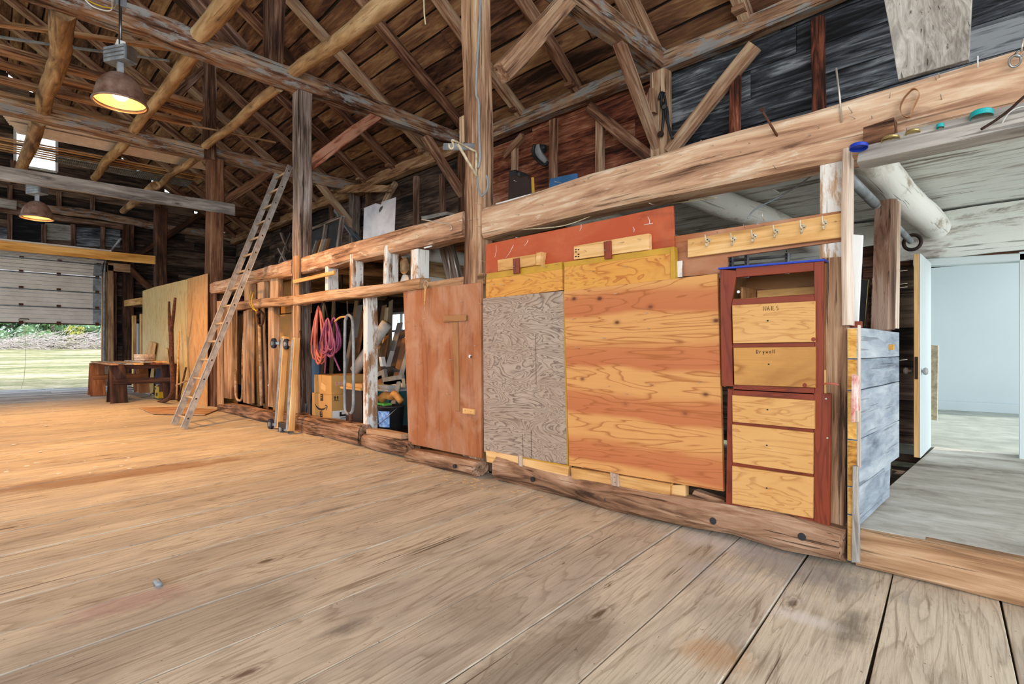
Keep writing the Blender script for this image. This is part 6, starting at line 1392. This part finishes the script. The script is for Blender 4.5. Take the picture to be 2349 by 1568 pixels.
tag(Yslab('black_dome', [(1164, 545), (1192, 538), (1190, 394), (1180, 388), (1166, 391)], 4.7, .2, M_black, ch=.02), 'black rounded object behind the dark curved panel', 'object')
tag(Yslab('blue_board', [(1250, 500), (1322, 485), (1321, 397), (1262, 409)], 4.3, .03, M_bluep), 'blue panel leaning on the loft behind the beam', 'panel')
tag(Yslab('ochre_stick', [(1223, 505), (1227, 504), (1222, 406), (1218, 407)], 4.2, .02, M_yellow, grain=VZ), 'thin ochre stick standing beside the dark curved panel', 'stick')
tag(Yslab('pale_shelf', [(968, 505), (1027, 492), (1024, 485), (966, 496)], 6.0, .9, M_greyplank), 'pale board edge lying on the loft left of the tall post', 'board')
# ------------------------------------------------------------ floor debris
fl = []
rr = random.Random(5)
ch_ = []
for k in range(46):
    p = onZ(rr.uniform(0, 300), 935+rr.random()**2*150, .004); s = rr.uniform(.015, .05)
    ch_.append(([p+V((s*math.cos(a+k)*(1+.4*h1(a, k)), s*math.sin(a+k)*.7, 0)) for a in (0, 1.2, 2.6, 3.9, 5.1)]+[p+V((0, 0, .004))], [(0, 1, 5), (1, 2, 5), (2, 3, 5), (3, 4, 5), (4, 0, 5)]))
tag(multi('paint_chips', ch_, M_whitep), 'scattered white flakes on the planks by the garage door', 'flakes', kind='stuff')
st_ = onZ(362, 1342, 0)
tag(mesh_obj('pebble', *tube_data([st_+V((-.035, 0, .008)), st_+V((-.02, 0, .014)), st_+V((.015, 0, .014)), st_+V((.035, 0, .008))], .016, 10), M_metal, smooth=True), 'small blue-grey pebble lying on the floor planks', 'stone')
ch_ = []
for k in range(240):
    t = rr.random(); x = -8+t*5.4; p = V((x*1.0-.2+rr.uniform(-.1, .1), YW-.2-rr.random()**2*.25, .003)); L = rr.uniform(.01, .04); a = rr.random()*6.3
    ch_.append(tube_data([p, p+V((L*math.cos(a), L*math.sin(a), .004))], .002, 4))
tag(multi('chaff', ch_, M_pine), 'chaff and splinters along the foot of the sill logs', 'chaff', kind='stuff')
# ------------------------------------------------------------ outside
gvs = []; gfs = []; NX, NY = 40, 30
for i in range(NX+1):
    for j in range(NY+1):
        x = -21.75-(i/NX)**1.6*70; y = -30+j*60/NY
        z = -.16+max(0, (-x-22.5))*.0335+.06*h1(i, j)*(i/NX)
        gvs.append((x, y, z))
for i in range(NX):
    for j in range(NY): gfs.append((i*(NY+1)+j, i*(NY+1)+j+1, (i+1)*(NY+1)+j+1, (i+1)*(NY+1)+j))
gr = tag(mesh_obj('meadow', gvs, gfs, M_grass, smooth=True), 'sunlit meadow outside the open garage door', 'grass', kind='stuff')
tag(slab('ground', [(-21.7, -30, -.3), (14, -30, -.3), (14, 30, -.3), (-21.7, 30, -.3)], (0, 0, -.1), M_grass), kind='structure')
sticks = []
for k in range(900):
    y = rr.uniform(-4, 12); hmx = .5+1.0*max(0, min(1, (y+1)/8)); p = V((-62+rr.uniform(-1.6, 1.2), y, 1.22+rr.random()*hmx)); a = rr.gauss(0, .5); L = rr.uniform(.5, 2.0)
    d = V((rr.uniform(-.4, .4), math.cos(a), math.sin(a)*.6)).normalized()*L
    sticks.append(tube_data([p, p+d*.5+V((0, 0, rr.uniform(-.1, .15))), p+d], .02, 4, r1=.008))
tag(multi('brush_pile', sticks, plain('bleached_sticks', 'd6cdcc', .9, dark='9a9090')), 'long heap of bleached branches at the edge of the meadow', 'brush pile', kind='stuff')
def tree(x, y, w, hgt, m, label, n=1500):
    e = empty('tree', (x, y, 1.4), label, 'tree', 'trees beyond the brush pile')
    r2 = random.Random(int(y*31+w*7)); vs = []; fs = []
    blobs = [(r2.uniform(-w, w)*.6, r2.uniform(-w, w)*.6, r2.uniform(.15, .8)*hgt, r2.uniform(.3, .55)*w) for _ in range(12)]
    for k in range(n):
        bx_, by_, bz_, br_ = blobs[k % 12]
        u = V((r2.gauss(0, 1), r2.gauss(0, 1), r2.gauss(0, 1))).normalized()*br_*(.75+.3*r2.random()); c = V((x+bx_, y+by_, 1.4+bz_))+V((u.x, u.y, u.z*.7))
        s = r2.uniform(.06, .16); a = V((r2.gauss(0, 1), r2.gauss(0, 1), r2.gauss(0, 1))).normalized(); b = a.cross(u).normalized()
        i = len(vs); vs += [c-a*s, c+b*s*.6, c+a*s, c-b*s*.6]; fs.append((i, i+1, i+2, i+3))
    mesh_obj('foliage', vs, fs, m, e)
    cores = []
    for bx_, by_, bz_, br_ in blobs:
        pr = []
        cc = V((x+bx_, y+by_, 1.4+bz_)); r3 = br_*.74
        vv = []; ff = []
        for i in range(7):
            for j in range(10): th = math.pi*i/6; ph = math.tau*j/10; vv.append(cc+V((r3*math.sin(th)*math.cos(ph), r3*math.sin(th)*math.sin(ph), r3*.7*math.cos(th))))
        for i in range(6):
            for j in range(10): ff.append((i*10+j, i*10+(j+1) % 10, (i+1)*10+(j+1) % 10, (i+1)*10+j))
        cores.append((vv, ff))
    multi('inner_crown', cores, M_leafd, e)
    tube('trunk', [(x, y, 1.0), (x+.1, y, 1.4+hgt*.6)], .14, M_bark, e, K=7)
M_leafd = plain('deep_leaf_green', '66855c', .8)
M_leaf3 = plain('blue_green_leaf', 'a3c2aa', .7, dark='729a80', scale=1.2)
for k, (y, w, hg, m) in enumerate([(-4, 2.6, 4.2, M_leaf3), (-.8, 2.8, 4.6, M_leaf), (2.2, 2.6, 4.4, M_leaf3), (5, 2.6, 4.4, M_leaf), (7.8, 2.8, 4.6, M_leaf3), (10.8, 2.8, 4.4, M_leaf), (6.3, .9, 2.3, M_leaf2)]):
    tree(-67 if k < 6 else -63.5, y, w, hg, m, ['bushy blue-green', 'bushy green'][k % 2]+' tree behind the brush pile, %s from the left' % nm_ord[k] if k < 6 else 'small yellow-green bush in front of the trees')
for k, y in enumerate((-6, -2, 2, 6, 10, 14)):
    tree(-74, y, 3.6, 7.5, [M_leaf, M_leaf3][k % 2], 'taller tree in the row behind, %s from the left' % nm_ord[k], n=1200)
tag(tube('cut_log', [(-60.6, 8.3, 1.35), (-61.0, 9.4, 1.35)], .22, M_trim, K=14), 'pale cut log lying before the brush pile', 'log')
